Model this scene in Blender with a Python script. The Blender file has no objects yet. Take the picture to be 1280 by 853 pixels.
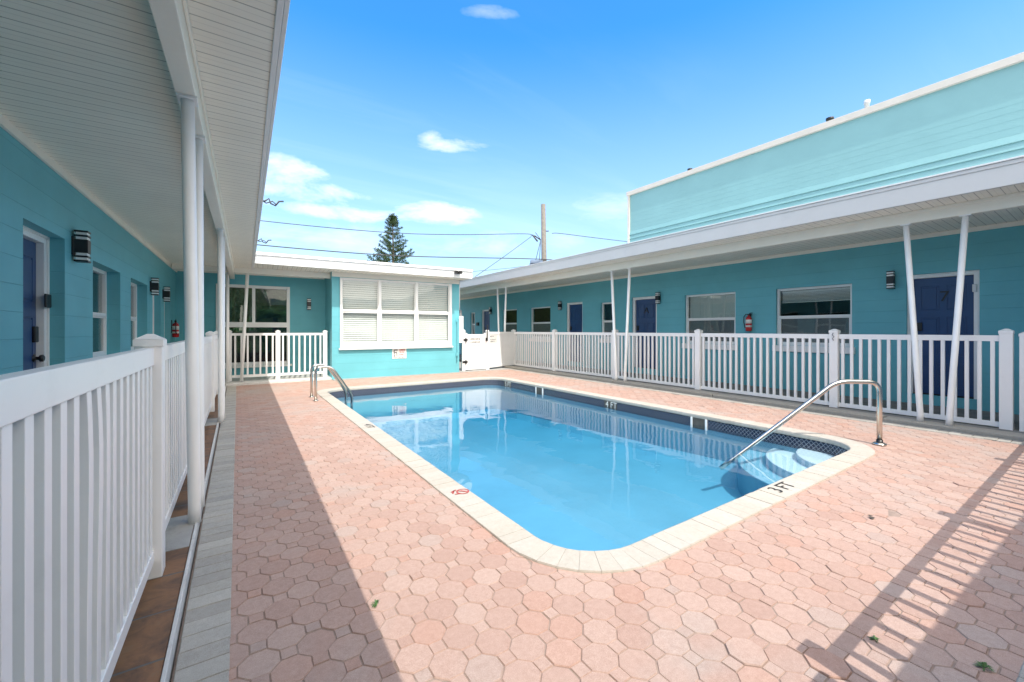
import bpy, math, random
from mathutils import Vector, Matrix, Euler
random.seed(7)
R = math.radians
scene = bpy.context.scene
col = scene.collection

# ------------------------------------------------------------------ materials
def newmat(name):
    m = bpy.data.materials.new(name); m.use_nodes = True
    nt = m.node_tree
    for n in list(nt.nodes): nt.nodes.remove(n)
    out = nt.nodes.new('ShaderNodeOutputMaterial')
    b = nt.nodes.new('ShaderNodeBsdfPrincipled')
    nt.links.new(b.outputs[0], out.inputs[0])
    return m, nt, b, out
class NT:
    def __init__(s, nt): s.nt = nt
    def n(s, t, **k):
        x = s.nt.nodes.new(t)
        for a, v in k.items(): setattr(x, a, v)
        return x
    def l(s, a, b): s.nt.links.new(a, b)
    def put(s, v, inp):
        if isinstance(v, (int, float)): inp.default_value = v
        elif isinstance(v, tuple): inp.default_value = v
        else: s.l(v, inp)
    def math(s, op, a, b=0.0, c=None, clamp=False):
        x = s.n('ShaderNodeMath', operation=op, use_clamp=clamp)
        s.put(a, x.inputs[0]); s.put(b, x.inputs[1])
        if c is not None: s.put(c, x.inputs[2])
        return x.outputs[0]
    def mix(s, f, a, b, blend='MIX'):
        x = s.n('ShaderNodeMix', data_type='RGBA', blend_type=blend)
        s.put(f, x.inputs[0]); s.put(a, x.inputs[6]); s.put(b, x.inputs[7])
        return x.outputs[2]
    def noise(s, vec, scale, detail=4, rough=.6, dist=0):
        x = s.n('ShaderNodeTexNoise'); s.l(vec, x.inputs['Vector'])
        x.inputs['Scale'].default_value = scale; x.inputs['Detail'].default_value = detail
        x.inputs['Roughness'].default_value = rough; x.inputs['Distortion'].default_value = dist
        return x.outputs[0]
    def ramp(s, f, stops):
        x = s.n('ShaderNodeValToRGB'); s.put(f, x.inputs[0]); e = x.color_ramp.elements
        while len(e) < len(stops): e.new(.5)
        for el, (p, c) in zip(e, stops):
            el.position = p; el.color = c if len(c) == 4 else (*c, 1)
        return x.outputs[0]
    def bump(s, h, strength, dist, normal=None):
        x = s.n('ShaderNodeBump'); s.l(h, x.inputs['Height'])
        x.inputs['Strength'].default_value = strength; x.inputs['Distance'].default_value = dist
        if normal is not None: s.l(normal, x.inputs['Normal'])
        return x.outputs[0]
def c4(c): return (*c, 1)
def sc(c, k): return tuple(min(1, x*k) for x in c)

def basic(name, c, rough=.5, var=.06, scale=3., bump=.0, bscale=60., metal=0, spec=.5, dirt=None, dirtamt=.35):
    m, nt, b, out = newmat(name); N = NT(nt)
    tc = N.n('ShaderNodeTexCoord').outputs['Object']
    f = N.noise(tc, scale, 5)
    cc = N.ramp(f, [(.3, sc(c, 1-var)), (.7, sc(c, 1+var))])
    if dirt:
        f2 = N.noise(tc, scale*1.7, 7, .7)
        k = N.math('MULTIPLY', N.math('SUBTRACT', f2, .55, clamp=True), 5*dirtamt, clamp=True)
        cc = N.mix(k, cc, c4(dirt))
    N.l(cc, b.inputs['Base Color'])
    b.inputs['Roughness'].default_value = rough; b.inputs['Metallic'].default_value = metal
    b.inputs['Specular IOR Level'].default_value = spec
    if bump:
        N.l(N.bump(N.noise(tc, bscale, 4), 1.0, bump), b.inputs['Normal'])
    return m

def block_wall(name, c, bumpd=.006):
    m, nt, b, out = newmat(name); N = NT(nt)
    tc = N.n('ShaderNodeTexCoord').outputs['Object']
    sp = N.n('ShaderNodeSeparateXYZ'); N.l(tc, sp.inputs[0])
    cb = N.n('ShaderNodeCombineXYZ')
    N.l(N.math('ADD', sp.outputs[0], sp.outputs[1]), cb.inputs[0]); N.l(sp.outputs[2], cb.inputs[1])
    br = N.n('ShaderNodeTexBrick'); N.l(cb.outputs[0], br.inputs['Vector'])
    for k, v in (('Scale', 1), ('Brick Width', 60), ('Row Height', .2), ('Mortar Size', .0035), ('Mortar Smooth', .8), ('Bias', 0)): br.inputs[k].default_value = v
    br.offset = .5
    f = N.noise(tc, 1.3, 5); f3 = N.noise(tc, 14, 4)
    cc = N.ramp(f, [(.3, sc(c, .93)), (.7, sc(c, 1.06))])
    k = N.math('MULTIPLY', br.outputs['Fac'], N.math('MULTIPLY', N.noise(tc, 2.1, 3), .30))
    cc = N.mix(k, cc, c4(sc(c, .55)))
    drip = N.noise(tc, 5, 8, .75)
    cc = N.mix(N.math('MULTIPLY', N.math('SUBTRACT', drip, .62, clamp=True), 1.6, clamp=True), cc, c4(sc(c, 1.25)))
    N.l(cc, b.inputs['Base Color']); b.inputs['Roughness'].default_value = .55
    b.inputs['Specular IOR Level'].default_value = .35
    h = N.math('SUBTRACT', N.math('MULTIPLY', f3, .35), br.outputs['Fac'])
    h = N.math('ADD', h, N.math('MULTIPLY', N.noise(tc, 90, 3), .15))
    N.l(N.bump(h, .8, .0035), b.inputs['Normal'])
    return m

def groove_mat(name, c, pitch=.1, axis=0, wd=.07, dark=.45):
    m, nt, b, out = newmat(name); N = NT(nt)
    tc = N.n('ShaderNodeTexCoord').outputs['Object']
    sp = N.n('ShaderNodeSeparateXYZ'); N.l(tc, sp.inputs[0])
    a = N.math('FRACT', N.math('DIVIDE', sp.outputs[axis], pitch))
    g = N.math('LESS_THAN', a, wd)
    g2 = N.math('LESS_THAN', N.math('ABSOLUTE', N.math('SUBTRACT', a, .5)), wd*.4)
    f = N.noise(tc, 2, 4)
    cc = N.ramp(f, [(.3, sc(c, .95)), (.7, sc(c, 1.03))])
    cc = N.mix(g, cc, c4(sc(c, dark))); cc = N.mix(N.math('MULTIPLY', g2, .25), cc, c4(sc(c, dark)))
    # board to board tone
    wn = N.n('ShaderNodeTexWhiteNoise', noise_dimensions='1D'); N.l(N.math('FLOOR', N.math('DIVIDE', sp.outputs[axis], pitch)), wn.inputs['W'])
    cc = N.mix(N.math('MULTIPLY', wn.outputs[0], .08), cc, c4(sc(c, .8)))
    N.l(cc, b.inputs['Base Color']); b.inputs['Roughness'].default_value = .45
    h = N.math('SUBTRACT', N.math('MULTIPLY', a, .3), g)
    N.l(N.bump(h, .7, .004), b.inputs['Normal'])
    return m

TEAL = (.14, .45, .515)
M = {}
M['wall'] = block_wall('turquoise_block', TEAL)
M['aqua'] = basic('aqua_siding', (.20, .385, .40), .5, .05, 1.2, .0015, 25)
M['white'] = basic('white_paint', (.84, .84, .82), .35, .03, 4, .0006, 30, dirt=(.55, .54, .50), dirtamt=.12)
M['vinyl'] = basic('white_vinyl', (.86, .855, .84), .3, .02, 3, .0004, 12, dirt=(.62, .61, .57), dirtamt=.22)
M['fascia'] = basic('white_fascia', (.76, .77, .77), .4, .03, 2.5, .001, 8, dirt=(.5, .49, .46), dirtamt=.18)
M['cream'] = basic('cream_trim', (.84, .81, .72), .45, .03, 3, .0008, 18)
M['soffit'] = groove_mat('soffit_boards', (.88, .85, .75), .1)
M['fascia_shaded'] = basic('shaded_white_fascia', (.60, .585, .565), .45, .03, 2.5, .001, 8, dirt=(.36, .36, .36), dirtamt=.18)  # white fascia of the right roof, its shade put into a darker base colour
M['cap'] = basic('weathered_cap', (.56, .53, .475), .6, .05, 3, .001, 10, dirt=(.4, .38, .34), dirtamt=.2)
M['roof'] = basic('roof_membrane', (.72, .73, .73), .7, .05, 2, .003, 20)
M['blue'] = basic('blue_door', (.016, .058, .165), .35, .08, 3, .0005, 20)
M['black'] = basic('black_metal', (.012, .012, .013), .35, .1, 8)
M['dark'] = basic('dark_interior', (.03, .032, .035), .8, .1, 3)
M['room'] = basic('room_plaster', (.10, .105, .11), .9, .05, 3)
M['blind'] = basic('white_blind', (.78, .78, .76), .5, .02, 6)
M['shade'] = basic('roller_shade', (.66, .68, .66), .7, .03, 5)
M['lettering'] = basic('grey_lettering', (.12, .12, .13), .6, .1, 9)
M['screen'] = basic('insect_screen', (.20, .205, .215), .45, .06, 9, spec=.5)
M['steel'] = basic('stainless', (.62, .60, .55), .22, .06, 12, metal=1)
M['red'] = basic('red_enamel', (.48, .02, .02), .3, .05, 6)
M['concrete'] = basic('concrete', (.36, .35, .33), .85, .14, 5, .002, 60, dirt=(.16, .15, .13), dirtamt=.5)
M['walk'] = basic('dark_walkway', (.20, .195, .185), .85, .2, 4, .002, 60, dirt=(.09, .085, .075), dirtamt=.5)
M['kerbwhite'] = basic('pale_edging', (.60, .59, .56), .7, .1, 8, .002, 40, dirt=(.25, .23, .2), dirtamt=.5)
M['plastic_w'] = basic('grey_white_plastic', (.66, .67, .68), .4, .03, 4)
M['dark_plate'] = basic('dark_plate', (.09, .085, .075), .9, .3, 12)
M['signred'] = basic('sign_red', (.45, .05, .04), .6, .1, 30)
M['paintblack'] = basic('worn_black_paint', (.025, .025, .025), .7, .3, 60)
M['wood'] = basic('weathered_pole', (.17, .16, .145), .85, .2, 6, .004, 30)
M['wire'] = basic('cable', (.05, .05, .055), .6, .1, 5)
M['transf'] = basic('transformer_blue_grey', (.16, .22, .32), .5, .1, 4)
M['gauge'] = basic('label_white', (.75, .74, .7), .5, .03, 5)

def glass(name, tint=(.75, .8, .8), gain=1.0, rough=.01):
    m, nt, b, out = newmat(name); N = NT(nt); nt.nodes.remove(b)
    tr = N.n('ShaderNodeBsdfTransparent'); tr.inputs[0].default_value = c4(tint)
    gl = N.n('ShaderNodeBsdfGlossy'); gl.inputs['Roughness'].default_value = rough
    lw = N.n('ShaderNodeLayerWeight'); lw.inputs[0].default_value = .5
    fr = N.math('ADD', .045, N.math('MULTIPLY', N.math('POWER', lw.outputs['Facing'], 5), .955))
    tc = N.n('ShaderNodeTexCoord').outputs['Object']
    N.l(N.bump(N.noise(tc, 1.6, 1), .25, .01), gl.inputs['Normal'])
    mx = N.n('ShaderNodeMixShader'); N.l(N.math('MULTIPLY', fr, gain*1.25, clamp=True), mx.inputs[0])
    N.l(tr.outputs[0], mx.inputs[1]); N.l(gl.outputs[0], mx.inputs[2]); N.l(mx.outputs[0], out.inputs[0])
    return m
M['glass'] = glass('window_glass', (.86, .90, .89))
M['glass_clear'] = glass('clear_glass', (.95, .97, .96), .8)
M['glass_dark'] = glass('tinted_glass', (.42, .46, .46))

# paving -----------------------------------------------------------
def paver_mat(name, stops, grey=(.40, .35, .32), speck=.35):
    m, nt, b, out = newmat(name); N = NT(nt)
    tc = N.n('ShaderNodeTexCoord').outputs['Object']
    at = N.n('ShaderNodeAttribute', attribute_name='tone'); at2 = N.n('ShaderNodeAttribute', attribute_name='tone2')
    cc = N.ramp(at.outputs['Fac'], stops)
    patch = N.noise(tc, .8, 4, .6, .6)
    cc = N.mix(N.math('MULTIPLY', N.math('SUBTRACT', patch, .50, clamp=True), 3.6, clamp=True), cc, c4(grey))
    p2 = N.noise(tc, .9, 3, .6, 1.2)
    # individual odd grey or red stones
    cc = N.mix(N.math('MULTIPLY', N.math('GREATER_THAN', at2.outputs['Fac'], .95), .35), cc, c4(grey))
    cc = N.mix(N.math('MULTIPLY', N.math('LESS_THAN', at2.outputs['Fac'], .08), .40), cc, c4((.46, .265, .20)))
    cc = N.mix(N.math('MULTIPLY', N.math('SUBTRACT', p2, .52, clamp=True), 3.2, clamp=True), cc, c4((.46, .285, .225)))
    fine = N.noise(tc, 330, 3, .7)
    cc = N.mix(speck, cc, N.ramp(fine, [(.35, (.18, .16, .15)), (.5, (.5, .5, .5)), (.68, (.95, .93, .9))]), 'SOFT_LIGHT')
    mid = N.noise(tc, 38, 5, .7)
    cc = N.mix(.5, cc, N.ramp(mid, [(.3, (.35, .34, .33)), (.7, (.63, .62, .61))]), 'SOFT_LIGHT')
    # efflorescence flecks
    ef = N.noise(tc, 23, 6, .8)
    cc = N.mix(N.math('MULTIPLY', N.math('SUBTRACT', ef, .70, clamp=True), 6, clamp=True), cc, c4((.66, .63, .6)))
    N.l(cc, b.inputs['Base Color']); b.inputs['Roughness'].default_value = .85
    b.inputs['Specular IOR Level'].default_value = .3
    h = N.math('ADD', N.math('MULTIPLY', fine, .5), mid)
    N.l(N.bump(h, .7, .0016), b.inputs['Normal'])
    return m
M['paver'] = paver_mat('pink_octagon_pavers', [(0, (.40, .265, .218)), (.5, (.435, .30, .25)), (1, (.465, .335, .283))])
M['strip'] = paver_mat('grey_border_bricks', [(0, (.35, .33, .295)), (.5, (.405, .385, .345)), (1, (.46, .44, .395))], grey=(.3, .3, .29))
# the border bricks carry no red stones
for n in M['strip'].node_tree.nodes:
    if n.type == 'MIX' and tuple(round(x, 3) for x in n.inputs[7].default_value)[:3] in ((.46, .265, .20), (.46, .285, .225)): n.inputs[7].default_value = (.33, .32, .28, 1)
M['coping'] = paver_mat('cream_coping_bricks', [(0, (.46, .42, .36)), (1, (.49, .46, .41))], grey=(.48, .46, .42), speck=.15)
for n in M['coping'].node_tree.nodes:
    if n.type == 'MIX' and tuple(round(x, 3) for x in n.inputs[7].default_value)[:3] in ((.46, .265, .20), (.46, .285, .225)): n.inputs[7].default_value = (.50, .45, .38, 1)
M['mortar'] = basic('coping_mortar', (.40, .36, .31), .9, .2, 20, .001, 60)
M['joint'] = basic('sand_joint', (.30, .225, .185), .95, .25, 20, .002, 90)

def slate_mat():
    m, nt, b, out = newmat('rust_slate_tiles'); N = NT(nt)
    tc = N.n('ShaderNodeTexCoord').outputs['Object']
    br = N.n('ShaderNodeTexBrick'); N.l(tc, br.inputs['Vector'])
    for k, v in (('Scale', 1), ('Brick Width', .5), ('Row Height', .33), ('Mortar Size', .006)): br.inputs[k].default_value = v
    br.offset = 0
    f = N.noise(tc, 7, 7, .7, .8)
    cc = N.ramp(f, [(.25, (.045, .035, .03)), (.45, (.16, .085, .045)), (.6, (.24, .12, .055)), (.8, (.20, .15, .10))])
    cc = N.mix(br.outputs['Fac'], cc, c4((.12, .11, .10)))
    N.l(cc, b.inputs['Base Color']); b.inputs['Roughness'].default_value = .6
    h = N.math('SUBTRACT', N.math('MULTIPLY', N.noise(tc, 30, 5), .5), br.outputs['Fac'])
    N.l(N.bump(h, .8, .003), b.inputs['Normal']); return m
M['slate'] = slate_mat()

def tileband_mat():
    m, nt, b, out = newmat('navy_lattice_tiles'); N = NT(nt)
    uv = N.n('ShaderNodeUVMap').outputs[0]
    sp = N.n('ShaderNodeSeparateXYZ'); N.l(uv, sp.inputs[0])
    def tri(v, p): return N.math('ABSOLUTE', N.math('SUBTRACT', N.math('MULTIPLY', N.math('FRACT', N.math('DIVIDE', v, p)), 2), 1))
    a = tri(sp.outputs[0], .10); d = tri(sp.outputs[1], .11)
    s1 = N.math('LESS_THAN', N.math('ABSOLUTE', N.math('SUBTRACT', N.math('ADD', a, d), 1)), .08)
    s2 = N.math('LESS_THAN', N.math('ABSOLUTE', N.math('SUBTRACT', a, d)), .08)
    s = N.math('MAXIMUM', s1, s2)
    gx = N.math('LESS_THAN', N.math('FRACT', N.math('DIVIDE', sp.outputs[0], .15)), .03)
    cc = N.mix(s, c4((.012, .016, .04)), c4((.22, .24, .28)))
    cc = N.mix(gx, cc, c4((.08, .09, .1)))
    N.l(cc, b.inputs['Base Color']); b.inputs['Roughness'].default_value = .15; return m
M['tile'] = tileband_mat()
M['plaster'] = basic('blue_pool_paint', (.20, .375, .475), .8, .10, 1.1)
M['stepw'] = basic('white_pool_step', (.50, .62, .68), .7, .03, 3)

def water_mat():
    m, nt, b, out = newmat('pool_water'); N = NT(nt); nt.nodes.remove(b)
    tc = N.n('ShaderNodeTexCoord').outputs['Object']
    mp = N.n('ShaderNodeMapping'); N.l(tc, mp.inputs[0]); mp.inputs['Scale'].default_value = (1, 1, 1)
    n1 = N.noise(mp.outputs[0], 1.3, 2, .5, .4); n2 = N.noise(mp.outputs[0], 7, 2, .5)
    h = N.math('ADD', n1, N.math('MULTIPLY', n2, .09))
    bn = N.bump(h, .30, .02)
    tr = N.n('ShaderNodeBsdfTransparent'); tr.inputs[0].default_value = (.93, .98, 1, 1)
    gl = N.n('ShaderNodeBsdfGlossy'); gl.inputs['Roughness'].default_value = .004; N.l(bn, gl.inputs['Normal'])
    lw = N.n('ShaderNodeLayerWeight'); lw.inputs[0].default_value = .5; N.l(bn, lw.inputs['Normal'])
    fr = N.math('ADD', .022, N.math('MULTIPLY', N.math('POWER', lw.outputs['Facing'], 5), .978))
    mx = N.n('ShaderNodeMixShader'); N.l(N.math('MULTIPLY', fr, 1.1, clamp=True), mx.inputs[0])
    N.l(tr.outputs[0], mx.inputs[1]); N.l(gl.outputs[0], mx.inputs[2]); N.l(mx.outputs[0], out.inputs[0])
    va = N.n('ShaderNodeVolumeAbsorption'); va.inputs['Color'].default_value = (.10, .74, .90, 1); va.inputs['Density'].default_value = .48
    N.l(va.outputs[0], out.inputs['Volume'])
    return m
M['water'] = water_mat()
def leafmat(name, a, b_):
    m, nt, b, out = newmat(name); N = NT(nt)
    tc = N.n('ShaderNodeTexCoord').outputs['Object']
    N.l(N.ramp(N.noise(tc, 2.5, 5), [(.3, a), (.7, b_)]), b.inputs['Base Color']); b.inputs['Roughness'].default_value = .6
    return m
M['needle'] = leafmat('pine_needles', (.018, .04, .016), (.05, .10, .03))
M['palm'] = leafmat('palm_leaves', (.03, .09, .02), (.09, .20, .04))
M['bark'] = basic('bark', (.10, .08, .065), .9, .2, 6, .01, 20)
M['earth'] = basic('ground_sand', (.30, .27, .23), .95, .15, .5, .01, 5)

# ------------------------------------------------------------------ mesh builder
class MB:
    def __init__(s): s.v = []; s.f = []; s.sm = []; s.uv = None
    def quad(s, *p, sm=False):
        i = len(s.v); s.v += [tuple(q) for q in p]; s.f.append(tuple(range(i, i+len(p)))); s.sm.append(sm)
    def box(s, x0, x1, y0, y1, z0, z1):
        if x1 < x0: x0, x1 = x1, x0
        if y1 < y0: y0, y1 = y1, y0
        i = len(s.v)
        s.v += [(x0,y0,z0),(x1,y0,z0),(x1,y1,z0),(x0,y1,z0),(x0,y0,z1),(x1,y0,z1),(x1,y1,z1),(x0,y1,z1)]
        for f in ((0,3,2,1),(4,5,6,7),(0,1,5,4),(1,2,6,5),(2,3,7,6),(3,0,4,7)):
            s.f.append(tuple(i+k for k in f)); s.sm.append(False)
        return s
    def ring_stack(s, rings, cap=True, sm=True):
        i = len(s.v); n = len(rings[0])
        for r in rings: s.v += [tuple(p) for p in r]
        for a in range(len(rings)-1):
            for k in range(n):
                s.f.append((i+a*n+k, i+a*n+(k+1)%n, i+(a+1)*n+(k+1)%n, i+(a+1)*n+k)); s.sm.append(sm)
        if cap:
            s.f.append(tuple(i+k for k in range(n))[::-1]); s.sm.append(False)
            s.f.append(tuple(i+(len(rings)-1)*n+k for k in range(n))); s.sm.append(False)
        return s
    def tube(s, pts, r, n=12, cap=True):
        pts = [Vector(p) for p in pts]; rs = r if isinstance(r, (list, tuple)) else [r]*len(pts)
        rings = []; up = None
        for k, p in enumerate(pts):
            d = (pts[min(k+1, len(pts)-1)]-pts[max(k-1, 0)]).normalized()
            if up is None: up = d.orthogonal().normalized()
            a = (up - d*up.dot(d)).normalized(); b = d.cross(a); up = a
            rings.append([p+a*(rs[k]*math.cos(t))+b*(rs[k]*math.sin(t)) for t in [2*math.pi*j/n for j in range(n)]])
        return s.ring_stack(rings, cap)
    def lathe(s, prof, cx=0, cy=0, n=16):
        rings = [[(cx+r*math.cos(t), cy+r*math.sin(t), z) for t in [2*math.pi*j/n for j in range(n)]] for r, z in prof]
        return s.ring_stack(rings, True)
    def prism(s, poly, z0, z1):
        n = len(poly); i = len(s.v)
        s.v += [(x, y, z0) for x, y in poly]+[(x, y, z1) for x, y in poly]
        for k in range(n): s.f.append((i+k, i+(k+1)%n, i+n+(k+1)%n, i+n+k)); s.sm.append(False)
        s.f.append(tuple(i+k for k in range(n))[::-1]); s.sm.append(False)
        s.f.append(tuple(i+n+k for k in range(n))); s.sm.append(False)
        return s
    def build(s, name, m, parent=None, bevel=0, smooth_angle=None):
        me = bpy.data.meshes.new(name); me.from_pydata(s.v, [], s.f); me.validate(clean_customdata=False)
        if len(me.polygons) == len(s.sm):
            me.polygons.foreach_set('use_smooth', s.sm)
        me.materials.append(m if not isinstance(m, str) else M[m])
        me.update()
        o = bpy.data.objects.new(name, me); col.objects.link(o)
        if parent: o.parent = parent
        if bevel:
            b = o.modifiers.new('bevel', 'BEVEL'); b.width = bevel; b.segments = 2; b.limit_method = 'ANGLE'; b.angle_limit = R(40)
        return o
def thing(name, label, cat, loc=(0,0,0), rz=0, group=None):
    o = bpy.data.objects.new(name, None); col.objects.link(o); o.location = loc; o.rotation_euler = (0,0,rz)
    o.empty_display_size = .2
    o['label'] = label; o['category'] = cat
    if group: o['group'] = group
    return o
def tag(o, label, cat, group=None):
    o['label'] = label; o['category'] = cat
    if group: o['group'] = group
    return o
def struct(name, mb, m, kind='structure', **k):
    o = mb.build(name, m, **k); o['kind'] = kind; return o
def dup(root, loc, rz=None, label=None):
    r = root.copy(); col.objects.link(r); r.location = loc
    if rz is not None: r.rotation_euler = (0,0,rz)
    if label: r['label'] = label
    for ch in list(root.children):
        c = ch.copy(); col.objects.link(c); c.parent = r
        for g in ch.children:
            d = g.copy(); col.objects.link(d); d.parent = c
    return r
def text_obj(name, s, size, m, parent, frame, ext=.002, align='CENTER'):
    """frame maps text (x right, y up, z out) into parent's space"""
    cu = bpy.data.curves.new(name, 'FONT'); cu.body = s; cu.size = size; cu.extrude = ext; cu.align_x = align; cu.align_y = 'CENTER'
    t = bpy.data.objects.new(name+'_tmp', cu); col.objects.link(t)
    dg = bpy.context.evaluated_depsgraph_get(); me = bpy.data.meshes.new_from_object(t.evaluated_get(dg))
    bpy.data.objects.remove(t); bpy.data.curves.remove(cu)
    me.transform(frame); me.materials.clear(); me.materials.append(M[m])
    o = bpy.data.objects.new(name, me); col.objects.link(o)
    if parent: o.parent = parent
    return o
def wall_frame(x, y, z):      # text on a wall facing local -y
    return Matrix(((1,0,0,x),(0,0,-1,y),(0,1,0,z),(0,0,0,1)))

# ------------------------------------------------------------------ pieces of buildings (local: x along the wall, -y out, z up)
def wall_mesh(mb, x0, x1, z0, z1, y0, y1, ops):
    xs = sorted(set([x0, x1]+[v for o in ops for v in o[:2]]))
    for a, b in zip(xs, xs[1:]):
        mid = (a+b)/2; cuts = sorted([(o[2], o[3]) for o in ops if o[0] < mid < o[1]]); z = z0
        for c, d in cuts:
            if c > z: mb.box(a, b, y0, y1, z, c)
            z = d
        if z < z1: mb.box(a, b, y0, y1, z, z1)
def bars(mb, x0, x1, z0, z1, w, y0, y1):
    mb.box(x0, x0+w, y0, y1, z0, z1); mb.box(x1-w, x1, y0, y1, z0, z1)
    mb.box(x0+w, x1-w, y0+.001, y1, z0, z0+w); mb.box(x0+w, x1-w, y0+.001, y1, z1-w, z1)
def blind_mesh(x0, x1, z0, z1, y, pitch=.045, tilt=.75):
    mb = MB(); z = z1-.04
    mb.box(x0, x1, y-.02, y+.02, z1-.035, z1)
    while z > z0:
        dz = .5*pitch*tilt*1.25; dy = .012
        mb.quad((x0, y-dy, z-dz), (x1, y-dy, z-dz), (x1, y+dy, z+dz), (x0, y+dy, z+dz))
        z -= pitch
    mb.box(x0, x1, y-.015, y+.015, z0-.02, z0)
    return mb
def window(parent, x0, x1, z0, z1, rec=.07, zm=None, style='dark', sillh=.09, label=None):
    zm = zm or (z0+z1)/2; y = rec; fw = .045
    mb = MB(); bars(mb, x0, x1, z0, z1, fw, y, y+.07)
    mb.box(x0+fw, x1-fw, y-.006, y+.05, zm-.02, zm+.022)
    bars(mb, x0+fw, x1-fw, z0+fw, zm-.02, .022, y+.012, y+.045)
    w = mb.build('window', 'white', parent, bevel=.003)
    if label: w['label'] = label
    g = MB(); g.box(x0+fw, x1-fw, y+.034, y+.040, zm+.022, z1-fw); g.build('window_pane', 'glass', w)
    g = MB(); g.box(x0+fw+.022, x1-fw-.022, y+.024, y+.030, z0+fw+.022, zm-.042); g.build('window_pane', 'glass', w)
    s = MB(); s.box(x0-.05, x1+.05, -.055, y, z0-sillh, z0-.002); s.build('window_sill', 'white', w, bevel=.006)
    if style in ('dark', 'screen', 'blindtop', 'shade'):
        sc_ = MB(); sc_.box(x0+fw+.022, x1-fw-.022, y+.050, y+.054, z0+fw+.022, zm-.042)
        sc_.build('insect_screen', 'screen', w)
    if style == 'blindtop':
        blind_mesh(x0+.06, x1-.06, z1-.28, z1-.05, y+.11, .028).build('window_blind', 'blind', w)
    if style == 'shade':
        s = MB(); s.box(x0+.05, x1-.05, y+.10, y+.104, zm-.1, z1-.04)
        for k in range(1, 4): s.box(x0+(x1-x0)*k/4-.004, x0+(x1-x0)*k/4+.004, y+.094, y+.10, zm-.1, z1-.04)
        s.build('window_shade', 'shade', w)
    if style == 'full':
        blind_mesh(x0+.06, x1-.06, z0+.08, z1-.05, y+.11, .04).build('window_blind', 'blind', w)
    return w
def door(parent, x0, x1, z0, z1, rec=.12, hinge_right=True, number=None, label=None, bell=False, chime=False):
    fw = .07; mb = MB(); lx0, lx1 = x0+fw, x1-fw; lz1 = z1-fw; y = rec+.03
    mb.box(lx0, lx1, y, y+.045, z0+.02, lz1)
    W = lx1-lx0; Hh = lz1-z0-.02
    for cx in (.28, .72):
        for (a, b) in ((.06, .27), (.33, .66), (.72, .93)):
            px0 = lx0+W*(cx-.16); px1 = lx0+W*(cx+.16); pz0 = z0+.02+Hh*a; pz1 = z0+.02+Hh*b
            for q in ((px0, px1, pz0, pz0+.012), (px0, px1, pz1-.012, pz1), (px0, px0+.012, pz0+.012, pz1-.012), (px1-.012, px1, pz0+.012, pz1-.012)):
                mb.box(q[0], q[1], y-.007, y+.001, q[2], q[3])
            mb.box(px0+.03, px1-.03, y-.009, y+.001, pz0+.03, pz1-.03)
    d = mb.build('door', 'blue', parent, bevel=.003)
    if label: d['label'] = label
    f = MB(); f.box(x0, x0+fw-.003, rec-.02, rec+.1, z0, z1); f.box(x1-fw+.003, x1, rec-.02, rec+.1, z0, z1); f.box(x0+fw-.003, x1-fw+.003, rec-.019, rec+.1, lz1+.003, z1)
    f.box(x0, x0+.022, rec-.034, rec-.02, z0, z1); f.box(x1-.022, x1, rec-.034, rec-.02, z0, z1); f.box(x0+.022, x1-.022, rec-.034, rec-.02, z1-.022, z1)
    f.build('door_frame', 'white', d, bevel=.003)
    t = MB(); t.box(x0+fw, x1-fw, rec-.02, rec+.12, z0-.025, z0+.012); t.build('door_threshold', 'dark', d)
    hx = lx0+.07 if hinge_right else lx1-.07
    h = MB()
    def knob(z, r):
        rings = []
        for (rr, yy) in ((r*1.1, 0), (r*1.1, -.01), (r*.45, -.012), (r*.45, -.035), (r*.95, -.045), (r, -.062), (r*.6, -.07)):
            rings.append([(hx+rr*math.cos(t), y+yy, z+rr*math.sin(t)) for t in [2*math.pi*j/14 for j in range(14)]])
        h.ring_stack(rings)
    knob(z0+.92, .032); h.build('door_handle', 'black', d)
    h = MB(); h.box(hx-.035, hx+.035, y-.028, y, z0+1.06, z0+1.20); h.build('door_lock', 'black', d, bevel=.008)
    if number: text_obj('door_number', number, .24, 'black', d, wall_frame((lx0+lx1)/2+.02, y-.014, z0+1.62), .006)
    if bell:
        b = MB(); b.box(x1-fw-.06, x1-.012, rec-.05, rec-.034, z0+1.37, z0+1.49); b.build('access_keypad', 'black', d, bevel=.006)
    if chime:
        b = MB(); b.box(lx1-.01, lx1+.035, rec-.05, rec-.02, z1-.34, z1-.22); b.build('door_contact', 'plastic_w', d, bevel=.006)
    return d
def vposts(parent, x, y, z0, z1, bot=.135, top=.275, r=.032, m='white', shift=0):
    for s_ in (-1, 1):
        mb = MB(); mb.tube([(x+s_*bot+shift, y, z0), (x+s_*bot+shift, y, z0+.10), (x+s_*top, y, z1)], [r*1.12, r*1.04, r], 18)
        mb.box(x+s_*top-.05, x+s_*top+.05, y-.045, y+.045, z1-.015, z1)
        mb.build('porch_post', m, parent)
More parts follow.
